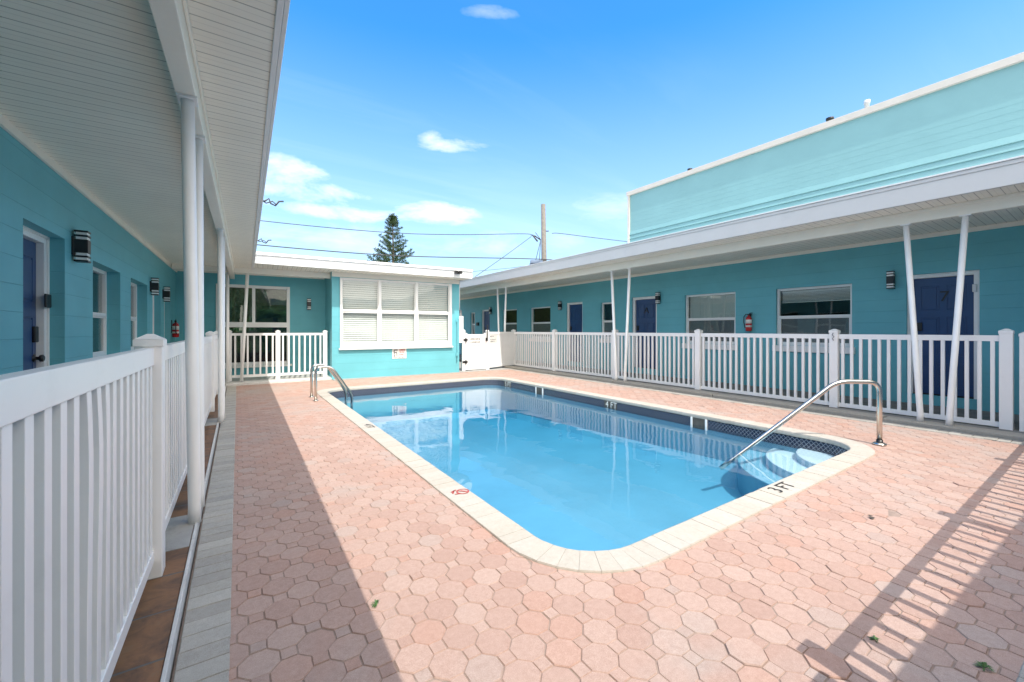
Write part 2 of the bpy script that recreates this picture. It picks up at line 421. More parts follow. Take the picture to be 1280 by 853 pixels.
def porch_roof(parent, x0, x1, yo, yi, zs, zt, slab_y1, beam_y, beam_h, wall_trim=.07, fm='fascia'):
    s = MB(); s.box(x0, x1, yo+.02, -.001, zs, zs+.015); s.build('soffit', 'soffit', parent)
    f = MB(); f.box(x0, x1, yo, yo+.022, zs-.012, zt); f.box(x0, x1, yo-.012, yo, zt-.04, zt+.006); f.box(x0, x1, yo+.022, yo+.05, zs-.012, zs-.001)
    f.build('fascia', fm, parent, bevel=.004)
    r_ = MB(); r_.box(x0, x1, yo+.024, slab_y1, zs+.017, zt-.01); r_.build('roof', 'roof', parent)
    b = MB(); b.box(x0+.01, x1-.01, beam_y-.045, beam_y+.045, zs-beam_h, zs-.001)
    b.box(x0+.01, x1-.01, beam_y-.06, beam_y-.045, zs-.04, zs-.002); b.box(x0+.01, x1-.01, beam_y+.045, beam_y+.06, zs-.04, zs-.002)
    b.build('porch_beam', 'cream', parent, bevel=.004)
    t = MB(); t.box(x0+.02, x1-.02, -.028, -.002, zs-wall_trim, zs-.001); t.build('wall_trim', 'cream', parent, bevel=.003)

# ---- left wing
LW = thing('motel_wing', 'long turquoise motel wing on the left, under whose deep porch roof the camera stands', 'building', (-1.40, 0, 0), R(90-.77))
wx0, wx1 = -4.5, 14.6
ldoors = [(4.60, 5.45), (9.72, 10.55), (10.98, 11.78)]
lwins = [(6.28, 7.45), (8.05, 9.25)]
ops = [(a, b, .10, 2.11) for a, b in ldoors]+[(a, b, .93, 2.03) for a, b in lwins]
mb = MB(); wall_mesh(mb, wx0, 13.92, -.02, 2.74, 0, .20, ops); mb.build('wall', 'wall', LW)
for i, (a, b) in enumerate(ldoors): door(LW, a, b, .10, 2.11, rec=.13, hinge_right=False, bell=(i == 0), label='deep blue door with a black keypad on its frame' if i == 0 else None)
for a, b in lwins: window(LW, a, b, .93, 2.03, rec=.13, zm=1.46, style='plain')
mb = MB(); mb.box(wx0, 13.9, 3.8, 3.95, -.02, 2.74); mb.box(wx0, wx0+.1, .2, 3.8, -.02, 2.74); mb.box(13.8, 13.9, .2, 3.8, -.02, 2.74); mb.box(wx0+.1, 13.8, .201, 3.8, -.01, .03)
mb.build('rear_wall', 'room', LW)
porch_roof(LW, wx0, wx1, -1.565, 0, 2.72, 2.97, 4.1, -1.125, .165)
vposts(LW, 3.19, -1.13, .055, 2.556, shift=.23); vposts(LW, 6.72, -1.13, .055, 2.556, shift=.05)

# ---- right wing : local x = -Y
RW = thing('motel_wing', 'long turquoise motel wing with numbered blue doors on the right, behind the pool fence', 'building', (9.5, 0, 0), R(-90))
rdoors = [(1.27, 2.10, '7'), (7.13, 7.98, 'A'), (10.03, 10.83, None), (16.05, 16.80, None)]
rwins = [(2.85, 4.15, .95, 2.135, 'blindtop'), (5.0, 6.29, .93, 2.15, 'shade'), (8.72, 9.21, 1.0, 2.12, 'dark'), (11.71, 12.95, .95, 2.13, 'dark'), (13.88, 14.98, .95, 2.13, 'dark'), (17.45, 17.92, 1.0, 2.11, 'dark')]
ops = [(-b, -a, .19, 2.20) for a, b, n in rdoors]+[(-b, -a, z0, z1) for a, b, z0, z1, s_ in rwins]
mb = MB(); wall_mesh(mb, -19.4, 4.5, -.02, 2.88, 0, .20, ops); mb.build('wall', 'wall', RW)
for a, b, n in rdoors:
    door(RW, -b, -a, .19, 2.20, rec=.07, hinge_right=True, number=n, chime=(n == '7'), label={'7': 'blue door marked with a black number 7', 'A': 'blue door marked with a black letter A'}.get(n))
for a, b, z0, z1, s_ in rwins: window(RW, -b, -a, z0, z1, rec=.06, zm=1.54, style=s_, sillh=.13)
mb = MB(); mb.box(-19.4, 4.5, 4.0, 4.15, -.02, 2.88); mb.box(-19.4, -19.3, .2, 4.0, -.02, 2.88); mb.box(4.4, 4.5, .2, 4.0, -.02, 2.88); mb.box(-19.3, 4.4, .201, 4.0, -.01, .03)
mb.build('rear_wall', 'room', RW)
porch_roof(RW, -19.8, 4.5, -2.5, 0, 2.86, 3.11, 4.3, -1.95, .16, fm='fascia_shaded')
mb = MB(); mb.box(-19.8, 4.5, -2.53, -2.4, 3.118, 3.135); mb.build('drip_edge', 'roof', RW)
for cy in (1.40, 6.68, 11.95): vposts(RW, -cy, -1.95, .05, 2.70)
mb = MB(); mb.box(-17.18, -17.03, -.09, 0, 1.47, 1.62); mb.build('wall_box', 'black', RW)

# ---- light aqua upper block beyond the right roof
UB = thing('parapet_block', 'pale aqua upper block with horizontal siding and white cap above the right porch roof', 'building', (9.62, 0, 3.10), R(-90))
mb = MB(); mb.box(-8.2, 4.5, .03, 4.0, 0, 2.22); 
z = 0.0; k = 0
while z < 2.2:
    h = .62 if z < .5 else (.115 if z < 1.66 else .54)
    h = min(h, 2.2-z)
    d = .030 if .5 < z < 1.06 else (.0015 if 1.06 < z < 1.64 else .0)
    i = len(mb.v)
    mb.quad((-8.2, .03-d-.002, z), (4.5, .03-d-.002, z), (4.5, .028, z+h), (-8.2, .028, z+h))
    mb.quad((-8.2, .03, z), (4.5, .03, z), (4.5, .03-d-.002, z), (-8.2, .03-d-.002, z))
    z += h
mb.build('siding_wall', 'aqua', UB)
mb = MB(); mb.box(-8.27, 4.5, -.03, .12, 2.13, 2.25); mb.box(-8.27, -8.2, .12, 4.0, 2.13, 2.25); mb.box(-8.24, -8.17, -.012, .06, 0, 2.13); mb.build('parapet_cap', 'cap', UB, bevel=.006)
for (yy, zz, r_, m_, lab) in ((6.35, .12, .05, 'black', 'small black vent pipe on the parapet top nearest the sky corner'), (3.30, .14, .055, 'black', 'small black capped vent on the parapet, left of the pale pipe'), (2.72, .22, .04, 'plastic_w', 'short pale vent pipe standing on the aqua parapet')):
    t = MB(); t.lathe([(r_, 0), (r_, zz*.7), (r_*1.25, zz*.72), (r_*1.25, zz)], n=12)
    o = t.build('roof_vent', m_); o.location = (9.82, yy, 5.35); tag(o, lab, 'vent')

# ---- back wing with glazed bay
BA = math.atan2(-.17, 3.61)
BW = thing('motel_wing', 'turquoise building at the far end with a wide blind-filled window bay and recessed porch', 'building', (1.99, 11.22, 0), BA)
bayop = [(.19, 3.25, .80, 2.61)]
mb = MB(); wall_mesh(mb, 0, 3.50, -.02, 2.76, 0, .2, bayop)
mb.box(0, .2, .2, 1.28, -.02, 2.76); mb.box(3.3, 3.5, .2, 5.2, -.02, 2.76)
wall_mesh(mb, -3.35, .2, -.02, 2.76, 1.28, 1.48, [(-2.50, -.88, .36, 2.42)])
mb.build('wall', 'wall', BW)
mb = MB(); wall_mesh(mb, -3.35, 3.3, -.02, 2.76, 5.2, 5.35, [(-2.9, -.3, .5, 2.66)]); mb.box(-3.35, -3.25, 1.48, 5.2, -.02, 2.76); mb.box(-3.25, 3.3, 1.5, 5.2, -.015, .03); mb.box(.2, 3.3, .21, 1.5, -.015, .03)
mb.box(.2, 3.3, 2.2, 2.25, .03, 2.7)
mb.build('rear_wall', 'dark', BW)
# bay window unit: three columns, two rows
mb = MB(); X0, X1, Z0, Z1 = .19, 3.25, .80, 2.61
mb.box(X0, X1, -.05, .05, Z0, Z0+.12); mb.box(X0, X1, -.05, .05, Z1-.03, Z1)
cols_ = [(.24, 1.15), (1.215, 2.165), (2.23, 3.18)]
for a, b in ((X0, .24), (1.15, 1.215), (2.165, 2.23), (3.18, X1)): mb.box(a, b, -.048, .05, Z0+.12, Z1-.03)
for a, b in cols_: mb.box(a, b, -.02, .045, 1.745, 1.785); 
for a, b in cols_: bars(mb, a, b, 1.785, Z1-.03, .02, .0, .04); bars(mb, a, b, Z0+.12, 1.735, .025, -.008, .035)
win = mb.build('window', 'white', BW, bevel=.003)
for a, b in cols_:
    g = MB(); g.box(a+.02, b-.02, .018, .023, 1.80, Z1-.05); g.build('window_pane', 'glass_clear', win)
    g = MB(); g.box(a+.025, b-.025, .012, .017, Z0+.145, 1.71); g.build('window_pane', 'glass_clear', win)
    blind_mesh(a+.005, b-.005, Z0+.16, Z1-.04, .10, .056, .74).build('window_blind', 'blind', win)
s = MB(); s.box(X0-.03, X1+.03, -.075, 0, Z0-.045, Z0-.002); s.build('window_sill', 'white', win, bevel=.005)
# recessed porch window (2 wide x 2 high)
mb = MB(); y = 1.30; X0, X1, Z0, Z1 = -2.50, -.88, .36, 2.42
bars(mb, X0, X1, Z0, Z1, .075, y-.05, y+.06); mb.box(X0+.075, X1-.075, y-.048, y+.05, 1.335, 1.465); mb.box(-1.74, -1.67, y-.046, y+.05, 1.465, Z1-.075)
w2 = mb.build('window', 'white', BW, bevel=.003)
for a, b, c, d in ((X0+.075, -1.74, 1.465, Z1-.075), (-1.67, X1-.075, 1.465, Z1-.075), (X0+.075, X1-.075, Z0+.075, 1.335)):
    g = MB(); g.box(a, b, y+.01, y+.016, c, d); g.build('window_pane', 'glass_dark', w2)
g = MB(); g.box(X0-.05, X1+.05, y-.1, y-.05, Z0-.06, Z0-.002); g.build('window_sill', 'white', w2, bevel=.004)
# roof
s = MB(); s.box(-1.66, 3.60, -.60, -.002, 2.745, 2.76); s.box(-3.3, -.01, -.002, 1.275, 2.745, 2.76); s.build('soffit', 'soffit', BW)
f = MB(); f.box(-1.66, 3.63, -.63, -.605, 2.735, 2.985); f.box(-1.66, 3.64, -.65, -.63, 2.93, 2.99); f.box(3.605, 3.63, -.605, 5.5, 2.735, 2.985); f.box(-1.66, 3.63, -.665, -.65, 2.925, 2.945); f.build('fascia', 'fascia', BW, bevel=.004)
r_ = MB(); r_.box(-1.66, 3.6, -.60, 5.6, 2.763, 2.975); r_.box(-3.3, -1.661, -.0, 5.6, 2.763, 2.93); r_.build('roof', 'roof', BW)
t = MB(); t.box(.0, 3.5, -.03, -.002, 2.625, 2.744); t.box(-3.3, -.03, 1.252, 1.278, 2.68, 2.744); t.build('wall_trim', 'cream', BW, bevel=.003)
t = MB(); t.box(-3.2, -.002, .22, .31, 2.60, 2.744); t.build('porch_beam', 'cream', BW, bevel=.004)
for xb, xt in ((-2.20, -2.20), (-1.93, -1.81)):
    mb = MB(); mb.tube([(xb, .26, .05), (xt, .26, 2.60)], .036, 14); mb.build('porch_post', 'white', BW)
# security light on the fascia corner
t = MB(); t.box(-.09, .09, -.05, .0, -.03, .03); t.box(-.11, -.02, -.12, -.05, -.03, .05); t.box(.02, .11, -.12, -.05, -.03, .05)
o = t.build('flood_light', 'black', bevel=.008); p = BW.matrix_basis @ Vector((3.15, -.655, 2.86)); o.location = p; o.rotation_euler[2] = BA; tag(o, 'small black twin floodlight on the white fascia near its right corner', 'light')

# ---- near wing behind the camera
NW = thing('motel_wing', 'low turquoise wing closing the courtyard behind the camera', 'building', (1.0, -3.2, 0), R(180))
mb = MB(); wall_mesh(mb, -8.3, 2.2, -.02, 2.74, 0, .2, [(-3.2, -2.2, .9, 2.1), (-6.0, -5.1, .1, 2.15)]); mb.box(-8.3, 2.2, 3.5, 3.6, -.02, 2.74); mb.box(-8.3, -8.2, .2, 3.5, -.02, 2.74); mb.box(2.1, 2.2, .2, 3.5, -.02, 2.74); mb.build('wall', 'wall', NW)
window(NW, -3.2, -2.2, .9, 2.1); door(NW, -6.0, -5.1, .1, 2.15)

def nwp(X, Y): return (1.0-X, -(Y+3.2))
eL, eR = (.22, -1.575), (6.95, -1.79)
def poly(off, y1): return [nwp(eL[0], eL[1]-off), nwp(eR[0], eR[1]-off), nwp(eR[0], y1), nwp(eL[0], y1)]
s = MB(); s.prism(poly(.03, -3.2), 2.74, 2.755); s.build('soffit', 'soffit', NW)
s = MB(); s.prism([nwp(*eL), nwp(*eR), nwp(eR[0], eR[1]-.025), nwp(eL[0], eL[1]-.025)], 2.73, 3.0); s.build('fascia', 'fascia', NW)
s = MB(); s.prism(poly(.03, -6.9), 2.758, 2.985); s.build('roof', 'roof', NW)

# ------------------------------------------------------------------ fixtures on the walls
def wall_lamp(loc, rz, label):
    t = thing('wall_lamp', label, 'wall lamp', loc, rz, 'black box wall lamps')
    b = MB(); b.box(-.045, .045, -.018, 0, -.09, .09); b.box(-.048, .048, -.115, -.018, -.065, .065); b.build('lamp_body', 'black', t, bevel=.003)
    p = MB()
    for z in (.100, .143, -.100, -.143): p.box(-.048, .048, -.115, -.016, z-.009, z+.009)
    p.build('lamp_plates', 'black', t, bevel=.0015)
    g = MB(); 
    g.box(-.043, .043, -.108, -.03, .0655, .134); g.build('lamp_glass', 'white', t)
    g = MB(); g.box(-.043, .043, -.108, -.03, -.134, -.0655); g.build('lamp_glass', 'white', t)
    return t
A90 = R(90-.77)
def LP(y, out=0, z=0): return (-1.40+.01344*y+out, y, z)
def RP(Y, z, out=0): return (9.5-out, Y, z)
wall_lamp(LP(5.66, 0, 2.08), A90, 'black box lamp nearest the camera, on the left wall beside the keypad door')
wall_lamp(LP(9.50, 0, 2.03), A90, 'black box lamp on the left wall beside the second doorway')
wall_lamp(LP(10.80, 0, 1.99), A90, 'black box lamp farthest along the left wall, nearest the fire extinguisher there')
for Y_, z_, lab in ((2.29, 2.135, 'black box lamp on the right wall beside the door numbered 7'), (7.05, 2.125, 'black box lamp on the right wall beside the door lettered A'), (11.11, 2.12, 'black box lamp on the right wall between the third blue door and the fourth window'), (15.9, 2.13, 'black box lamp at the far end of the right wall, above the gate')):
    wall_lamp(RP(Y_, z_), R(-90), lab)
p = BW.matrix_basis @ Vector((-.42, 1.28, 1.97)); wall_lamp(p, BA, 'black box lamp on the recessed porch wall right of the big dark window')

def extinguisher(loc, rz, label):
    t = thing('fire_extinguisher', label, 'fire extinguisher', loc, rz, 'red fire extinguishers')
    b = MB(); b.lathe([(.03, -.20), (.058, -.195), (.062, -.18), (.062, .07), (.055, .10), (.03, .125), (.018, .135), (.018, .15)], 0, -.075, 20); b.build('tank', 'red', t)
    l = MB(); l.lathe([(.0628, -.03), (.0628, .055)], 0, -.075, 20); l.build('tank_label', 'gauge', t)
    l = MB(); l.lathe([(.0628, -.11), (.0628, -.07)], 0, -.075, 20); l.build('tank_label', 'gauge', t)
    h = MB(); h.box(-.02, .02, -.095, -.055, .15, .18); h.tube([(0, -.075, .17), (.03, -.075, .20), (.08, -.075, .20)], .009, 8); h.tube([(0, -.075, .165), (.03, -.075, .17), (.075, -.075, .155)], .007, 8); h.build('valve_handle', 'black', t)
    h = MB(); h.tube([(-.015, -.08, .17), (-.06, -.08, .175), (-.095, -.09, .12), (-.10, -.09, 0), (-.075, -.09, -.09), (-.068, -.10, -.13)], .010, 8); h.build('hose', 'black', t)
    h = MB(); h.box(-.02, .02, -.014, 0, -.1, .19); h.box(-.05, .05, -.02, -.0, .02, .035); h.build('bracket', 'black', t)
extinguisher(LP(11.95, 0, 1.30), A90, 'red fire extinguisher on the left wall, seen past the white porch posts')
extinguisher(RP(4.67, 1.44), R(-90), 'red fire extinguisher on the right wall between two windows')

# signs -------------------------------------------------------------
def word_bars(mb, x0, x1, z, h, y, seed):
    rr = random.Random(seed); x = x0
    while x < x1-h*.3:
        w = h*rr.uniform(.45, .65); w = min(w, x1-x); t = h*.18
        k = rr.randint(0, 3)
        mb.box(x, x+t, y-.001, y, z, z+h)
        if k in (0, 1): mb.box(x+t, x+w*.8, y-.001, y, z+h-t, z+h)
        if k in (0, 2): mb.box(x+t, x+w*.8, y-.001, y, z, z+t)
        if k in (1, 3): mb.box(x+w*.8-t, x+w*.8, y-.001, y, z+t, z+h-t)
        x += w if rr.random() < .82 else w*1.7
p = BW.matrix_basis @ Vector((1.715, -.004, .63))
t = thing('wall_sign', 'small white notice with a figure and red lettering under the bay window', 'sign', p, BA)
b = MB(); b.box(-.195, .195, -.006, 0, -.15, .15); b.build('sign_board', 'gauge', t, bevel=.002)
b = MB(); 
for q in ((-.15, -.05, .07, .10), (-.16, -.13, -.02, .07), (-.13, -.06, .0, .03), (-.08, -.055, -.08, .0), (-.15, -.125, -.1, -.03)): b.box(q[0], q[1], -.0075, -.006, q[2], q[3])
word_bars(b, -.15, .16, -.135, .028, -.007, 4); b.build('sign_figure', 'lettering', t)
b = MB(); word_bars(b, 0, .165, .06, .045, -.007, 1); word_bars(b, .0, .16, .0, .04, -.007, 2); word_bars(b, .0, .13, -.06, .035, -.007, 3); b.build('sign_lettering', 'signred', t)
# meter box at the bay corner
t = thing('meter_box', 'white electric meter box and grey conduit on the far right corner of the bay', 'meter box', BW.matrix_basis @ Vector((3.502, .10, 0)), BA)
b = MB(); b.box(.0, .14, -.1, .12, .88, 1.68); b.build('box_body', 'white', t, bevel=.01)
b = MB(); b.lathe([(.055, 1.68), (.06, 1.72), (.05, 1.84), (.045, 1.86)], .07, 0, 14); b.build('meter', 'screen', t)
b = MB(); b.tube([(.03, -.05, 1.86), (.03, -.05, 2.7)], .018, 8); b.box(.025, .1, -.106, -.1, .95, 1.02); b.build('conduit', 'plastic_w', t)
t = MB(); t.tube([(0, 0, .3), (0, 0, .82), (.0, -.02, .9), (.0, -.04, 1.1), (0, -.03, 1.5), (.02, -.03, 1.58), (.05, -.02, 1.62)], .012, 8); t.box(-.03, .03, -.03, 0, .5, .6); t.box(-.03, .03, -.03, 0, 1.5, 1.58)
o = t.build('wall_conduit', 'wall'); o.location = BW.matrix_basis @ Vector((3.42, -.012, 0)); o.rotation_euler[2] = BA; tag(o, 'turquoise painted pipe run on the bay wall beside the meter box', 'conduit')

# roof brackets on the left eave
for Y_, z_, lab in ((5.95, 2.86, 'bent wire bracket sticking out from the left eave, the nearer one'), (8.85, 2.90, 'bent wire bracket sticking out from the left eave, the farther one')):
    e = .165+.01344*Y_
    t = MB(); t.tube([(-.03, 0, 0), (.04, 0, .01), (.08, .01, .05), (.10, 0, -.01), (.15, 0, -.03), (.19, 0, .03), (.24, 0, .04)], .010, 8)
    t.tube([(.0, .01, .02), (.05, .02, -.01), (.12, .0, .02), (.16, -.01, -.02)], .007, 6)
    o = t.build('eave_bracket', 'wire'); o.location = (e, Y_, z_); tag(o, lab, 'bracket', 'wire brackets on the left eave')

# ------------------------------------------------------------------ fences
def fence(name, label, group, p0, p1, posts, z0, zr0, zr1, pitch=.105, post_w=.052, zcap=1.20, bend=(), ph=.0, pk=.019, post_z=None, railh=.075, rd=.022):
    p0 = Vector((*p0, 0)); p1 = Vector((*p1, 0)); d = p1-p0; L = d.length
    t = thing(name, label, 'fence', (p0.x, p0.y, 0), math.atan2(d.y, d.x), group)
    for x in posts:
        pz = z0 if post_z is None else post_z
        m_ = MB(); m_.box(x-post_w, x+post_w, -post_w, post_w, pz, zcap); po = m_.build('fence_post', 'vinyl', t, bevel=.004)
        c = MB(); w = post_w+.005
        c.box(x-w, x+w, -w, w, zcap-.012, zcap+.022)
        c.ring_stack([[(x-w+.001, -w+.001, zcap+.023), (x+w-.001, -w+.001, zcap+.023), (x+w-.001, w-.001, zcap+.023), (x-w+.001, w-.001, zcap+.023)], [(x-.012, -.012, zcap+.050), (x+.012, -.012, zcap+.050), (x+.012, .012, zcap+.050), (x-.012, .012, zcap+.050)]], True, False)
        c.build('post_cap', 'vinyl', po, bevel=.002)
    for a, b in zip(posts, posts[1:]):
        a2, b2 = a+post_w+.001, b-post_w-.001
        if b2-a2 < .1: continue
        m_ = MB(); m_.box(a2, b2, -rd, rd, zr1-railh, zr1); m_.build('top_rail', 'vinyl', t, bevel=.003)
        m_ = MB(); m_.box(a2, b2, -.022, .022, zr0, zr0+.062); m_.build('bottom_rail', 'vinyl', t, bevel=.003)
        m_ = MB(); n = max(1, int(round((b2-a2)/pitch))); st = (b2-a2)/n
        for k in range(n):
            x = a2+(k+.5)*st; off = random.gauss(0, .0025)
            bb = 0
            for c_, amt in bend:
                if abs(x-c_) < st*.5: bb = amt
            zl = zr1-railh-zr0-.062; fr_ = (0, .25, .5, .68, .8, .9, 1) if bb else (0, 1)
            zs = [zr0+.062+zl*q for q in fr_]; sh = [bb*math.sin(math.pi*q**2.2) for q in fr_]
            rings = [[(x+off+s_-pk, -.0185, z), (x+off+s_+pk, -.0185, z), (x+off+s_+pk, .0185, z), (x+off+s_-pk, .0185, z)] for z, s_ in zip(zs, sh)]
            m_.ring_stack(rings, True, False)
        m_.build('pickets', 'vinyl', t, bevel=.0015)
    return t
def lf(y): return (-.372+.0045*y, y)
LFp = [.0, 2.44, 4.88, 7.32, 9.30, 11.24]
fence('pool_fence', 'white vinyl picket fence close to the camera along the left walkway, its pickets slightly bent', None, lf(.25), lf(11.60), LFp, .055, .138, 1.182, .098, .052, 1.20, bend=((1.35, .022), (1.45, .028), (1.55, .014), (.75, -.010)), pk=.021, railh=.085)
a = Vector((-.225, 11.78)); b = Vector((1.97, 11.66))
fence('pool_fence', 'short white picket fence closing the recessed porch left of the bay', None, a, b, [.06, 1.06, 2.13], .05, .13, 1.19, .122, .05, 1.215, railh=.06)
rf = [0, 1.78, 4.13, 6.41, 8.81, 11.05]
fence('pool_fence', 'long white picket fence between the pool deck and the right wing', None, (8.0, .845), (8.0, 11.90), rf, .0, .045, 1.20, .112, .056, 1.235)
fence('pool_fence', 'white picket fence continuing past the paired posts at the right edge of the photo', None, (8.02, -.18), (8.02, .70), [0, .865], .0, .05, 1.19, .11, .056, 1.20)
fence('pool_fence', 'white picket fence crossing the courtyard behind the camera, casting the barred shadow on the pavers', None, (1.76, -.18), (7.93, -.18), [0, 2.17, 4.33, 6.10], .0, .05, 1.19, .145, .045, 1.215, pk=.019, railh=.052, rd=.0135)
# gate behind the camera
t = thing('picket_gate', 'white picket gate beside the fence behind the camera', 'gate', (.80, -.18, 0), 0)
m_ = MB(); m_.box(0, .88, -.014, .014, 1.11, 1.15); m_.box(0, .88, -.022, .022, .08, .14); m_.box(0, .05, -.014, .014, .14, 1.11); m_.box(.83, .88, -.014, .014, .14, 1.11); m_.build('gate_frame', 'vinyl', t, bevel=.003)
m_ = MB()
for k in range(5): m_.box(.16+k*.14, .198+k*.14, -.013, .013, .14, 1.11)
m_.build('pickets', 'vinyl', t)
# solid privacy gate at the far right
t = thing('pool_gate', 'solid white vinyl gate with black hinges and latch at the far end of the pool', 'gate', (5.80, 11.40, 0), math.atan2(-.10, .78))
for x, z1 in ((0, 1.245), (.80, 1.235)):
    m_ = MB(); m_.box(x-.05, x+.05, -.05, .05, 0, z1); po = m_.build('gate_post', 'vinyl', t, bevel=.004)
    c = MB(); c.ring_stack([[(x-.056, -.056, z1), (x+.056, -.056, z1), (x+.056, .056, z1), (x-.056, .056, z1)], [(x-.01, -.01, z1+.04), (x+.01, -.01, z1+.04), (x+.01, .01, z1+.04), (x-.01, .01, z1+.04)]], True, False); c.build('post_cap', 'vinyl', po)
m_ = MB(); m_.box(.075, .725, -.012, .012, .06, 1.10); m_.box(.065, .12, -.025, .025, .03, 1.17); m_.box(.68, .735, -.025, .025, .03, 1.17); m_.box(.12, .68, -.026, .026, 1.06, 1.13); m_.box(.12, .68, -.026, .026, .03, .13)
leaf = m_.build('gate_leaf', 'vinyl', t, bevel=.003)
for z in (.28, .96):
    m_ = MB(); m_.box(-.04, .12, -.065, -.05, z-.03, z+.03); m_.tube([(.056, -.075, z-.055), (.056, -.075, z+.055)], .022, 10); m_.build('hinge', 'black', t)
m_ = MB(); m_.box(.72, .79, -.085, -.05, .92, 1.02); m_.tube([(.775, -.07, .95), (.775, -.07, 1.42)], .016, 10); m_.build('latch', 'black', t, bevel=.003)
m_ = MB(); m_.box(.20, .60, -.029, -.0262, .80, 1.045); sg = m_.build('gate_sign', 'gauge', leaf)
m_ = MB(); word_bars(m_, .225, .58, .95, .06, -.0292, 11); word_bars(m_, .225, .56, .85, .06, -.0292, 12); m_.build('sign_lettering', 'lettering', leaf)
t = thing('privacy_panel', 'solid white vinyl fence panel between the gate and the right picket fence, half in shade', 'fence', (6.64, 11.30, 0), math.atan2(.52, 1.32))
m_ = MB(); m_.box(.0, 1.43, -.01, .01, .13, 1.12)
x = .0
while x < 1.40:
    m_.box(x+.002, x+.146, -.016, -.0098, .14, 1.115); x += .15
m_.build('panel_boards', 'vinyl', t)
m_ = MB(); m_.box(0, 1.43, -.026, .026, 1.12, 1.205); m_.build('top_rail', 'vinyl', t, bevel=.003)
m_ = MB(); m_.box(0, 1.43, -.026, .026, .06, .139); m_.build('bottom_rail', 'vinyl', t, bevel=.003)
m_ = MB(); m_.box(.04, .42, -.020, -.0165, .86, 1.10); sg = m_.build('panel_sign', 'gauge', t)
m_ = MB(); word_bars(m_, .06, .26, 1.04, .03, -.0205, 21); word_bars(m_, .06, .36, .95, .022, -.0205, 22); word_bars(m_, .06, .30, .885, .03, -.0205, 23); m_.build('sign_lettering', 'lettering', sg)
m_ = MB(); m_.tube([(0, 0, 0), (.015, 0, -.03), (-.01, 0, -.06), (.012, 0, -.09), (-.006, 0, -.12)], .006, 6)
o = m_.build('wire_hook', 'screen'); o.location = (7.928, 2.62, 1.22); o.rotation_euler[2] = R(90); tag(o, 'small twisted grey hook hanging on a right fence post', 'hook')

# ------------------------------------------------------------------ the pool
PX0, PX1, PY0, PY1, PR = 1.51, 5.70, 1.62, 9.38, .40
def ring(off, step=.1):
    """points of the rounded rectangle at a given outward offset, counter-clockwise, same count for all offsets"""
    pts = []; r = PR+off
    segs = [((PX0+PR, PY0), (PX1-PR, PY0), (0, -1), -90), ((PX1, PY0+PR), (PX1, PY1-PR), (1, 0), 0), ((PX1-PR, PY1), (PX0+PR, PY1), (0, 1), 90), ((PX0, PY1-PR), (PX0, PY0+PR), (-1, 0), 180)]
    cs = [(PX1-PR, PY0+PR), (PX1-PR, PY1-PR), (PX0+PR, PY1-PR), (PX0+PR, PY0+PR)]
    for (a, b, n, ang), c in zip(segs, cs):
        L = math.dist(a, b); k = int(round(L/step))
        for j in range(k): pts.append((a[0]+(b[0]-a[0])*j/k+n[0]*off, a[1]+(b[1]-a[1])*j/k+n[1]*off))
        q = 8
        for j in range(q):
            t_ = R(ang+90*j/q); pts.append((c[0]+r*math.cos(t_), c[1]+r*math.sin(t_)))
    return pts
POOL = thing('swimming_pool', 'rounded rectangular blue swimming pool with cream coping and navy tile line', 'swimming pool', (3.6, 5.5, 0))
def loc(p): return (p[0]-3.6, p[1]-5.5)
# coping: bricks laid round the edge
prof = [(-.004, -.042), (-.007, -.022), (-.006, .002), (-.002, .009), (.006, .013), (.196, .012), (.198, .004), (.198, -.04)]
rings_ = [ring(o) for o, z in prof]
v = []; f = []; tone = []; tone2 = []
N_ = len(rings_[0])
for k in range(N_):
    k2 = (k+1) % N_; dz = random.gauss(0, .0008); i = len(v); g = .009
    for s_, e in ((0, g), (1, 1-g)):
        for (o, z), rg in zip(prof, rings_):
            p_, q_ = rg[k], rg[k2]; v.append((*loc((p_[0]+(q_[0]-p_[0])*e, p_[1]+(q_[1]-p_[1])*e)), z+dz))
    n = len(prof)
    for j in range(n-1): f.append((i+j, i+n+j, i+n+j+1, i+j+1))
    f.append(tuple(i+j for j in range(n))); f.append(tuple(i+n+j for j in range(n))[::-1])
    a_, b_ = random.random(), random.uniform(.12, .9)
    tone += [a_]*(n+1); tone2 += [b_]*(n+1)
def attr_mesh(name, v, f, tone, tone2, mat_, parent=None):
    me = bpy.data.meshes.new(name); me.from_pydata(v, [], f)
    a = me.attributes.new('tone', 'FLOAT', 'FACE'); a.data.foreach_set('value', tone)
    a = me.attributes.new('tone2', 'FLOAT', 'FACE'); a.data.foreach_set('value', tone2)
    me.materials.append(M[mat_]); me.update()
    o = bpy.data.objects.new(name, me); col.objects.link(o)
    if parent: o.parent = parent
    return o
attr_mesh('coping', v, f, tone, tone2, 'coping', POOL)
# mortar bed under the coping
mb = MB(); ra, rb = ring(.0), ring(.185)
for k in range(N_):
    k2 = (k+1) % N_
    mb.quad((*loc(ra[k]), .009), (*loc(rb[k]), .009), (*loc(rb[k2]), .009), (*loc(ra[k2]), .009))
    mb.quad((*loc(ra[k]), .009), (*loc(ra[k2]), .009), (*loc(ra[k2]), -.05), (*loc(ra[k]), -.05))
mb.build('coping_mortar', 'mortar', POOL)
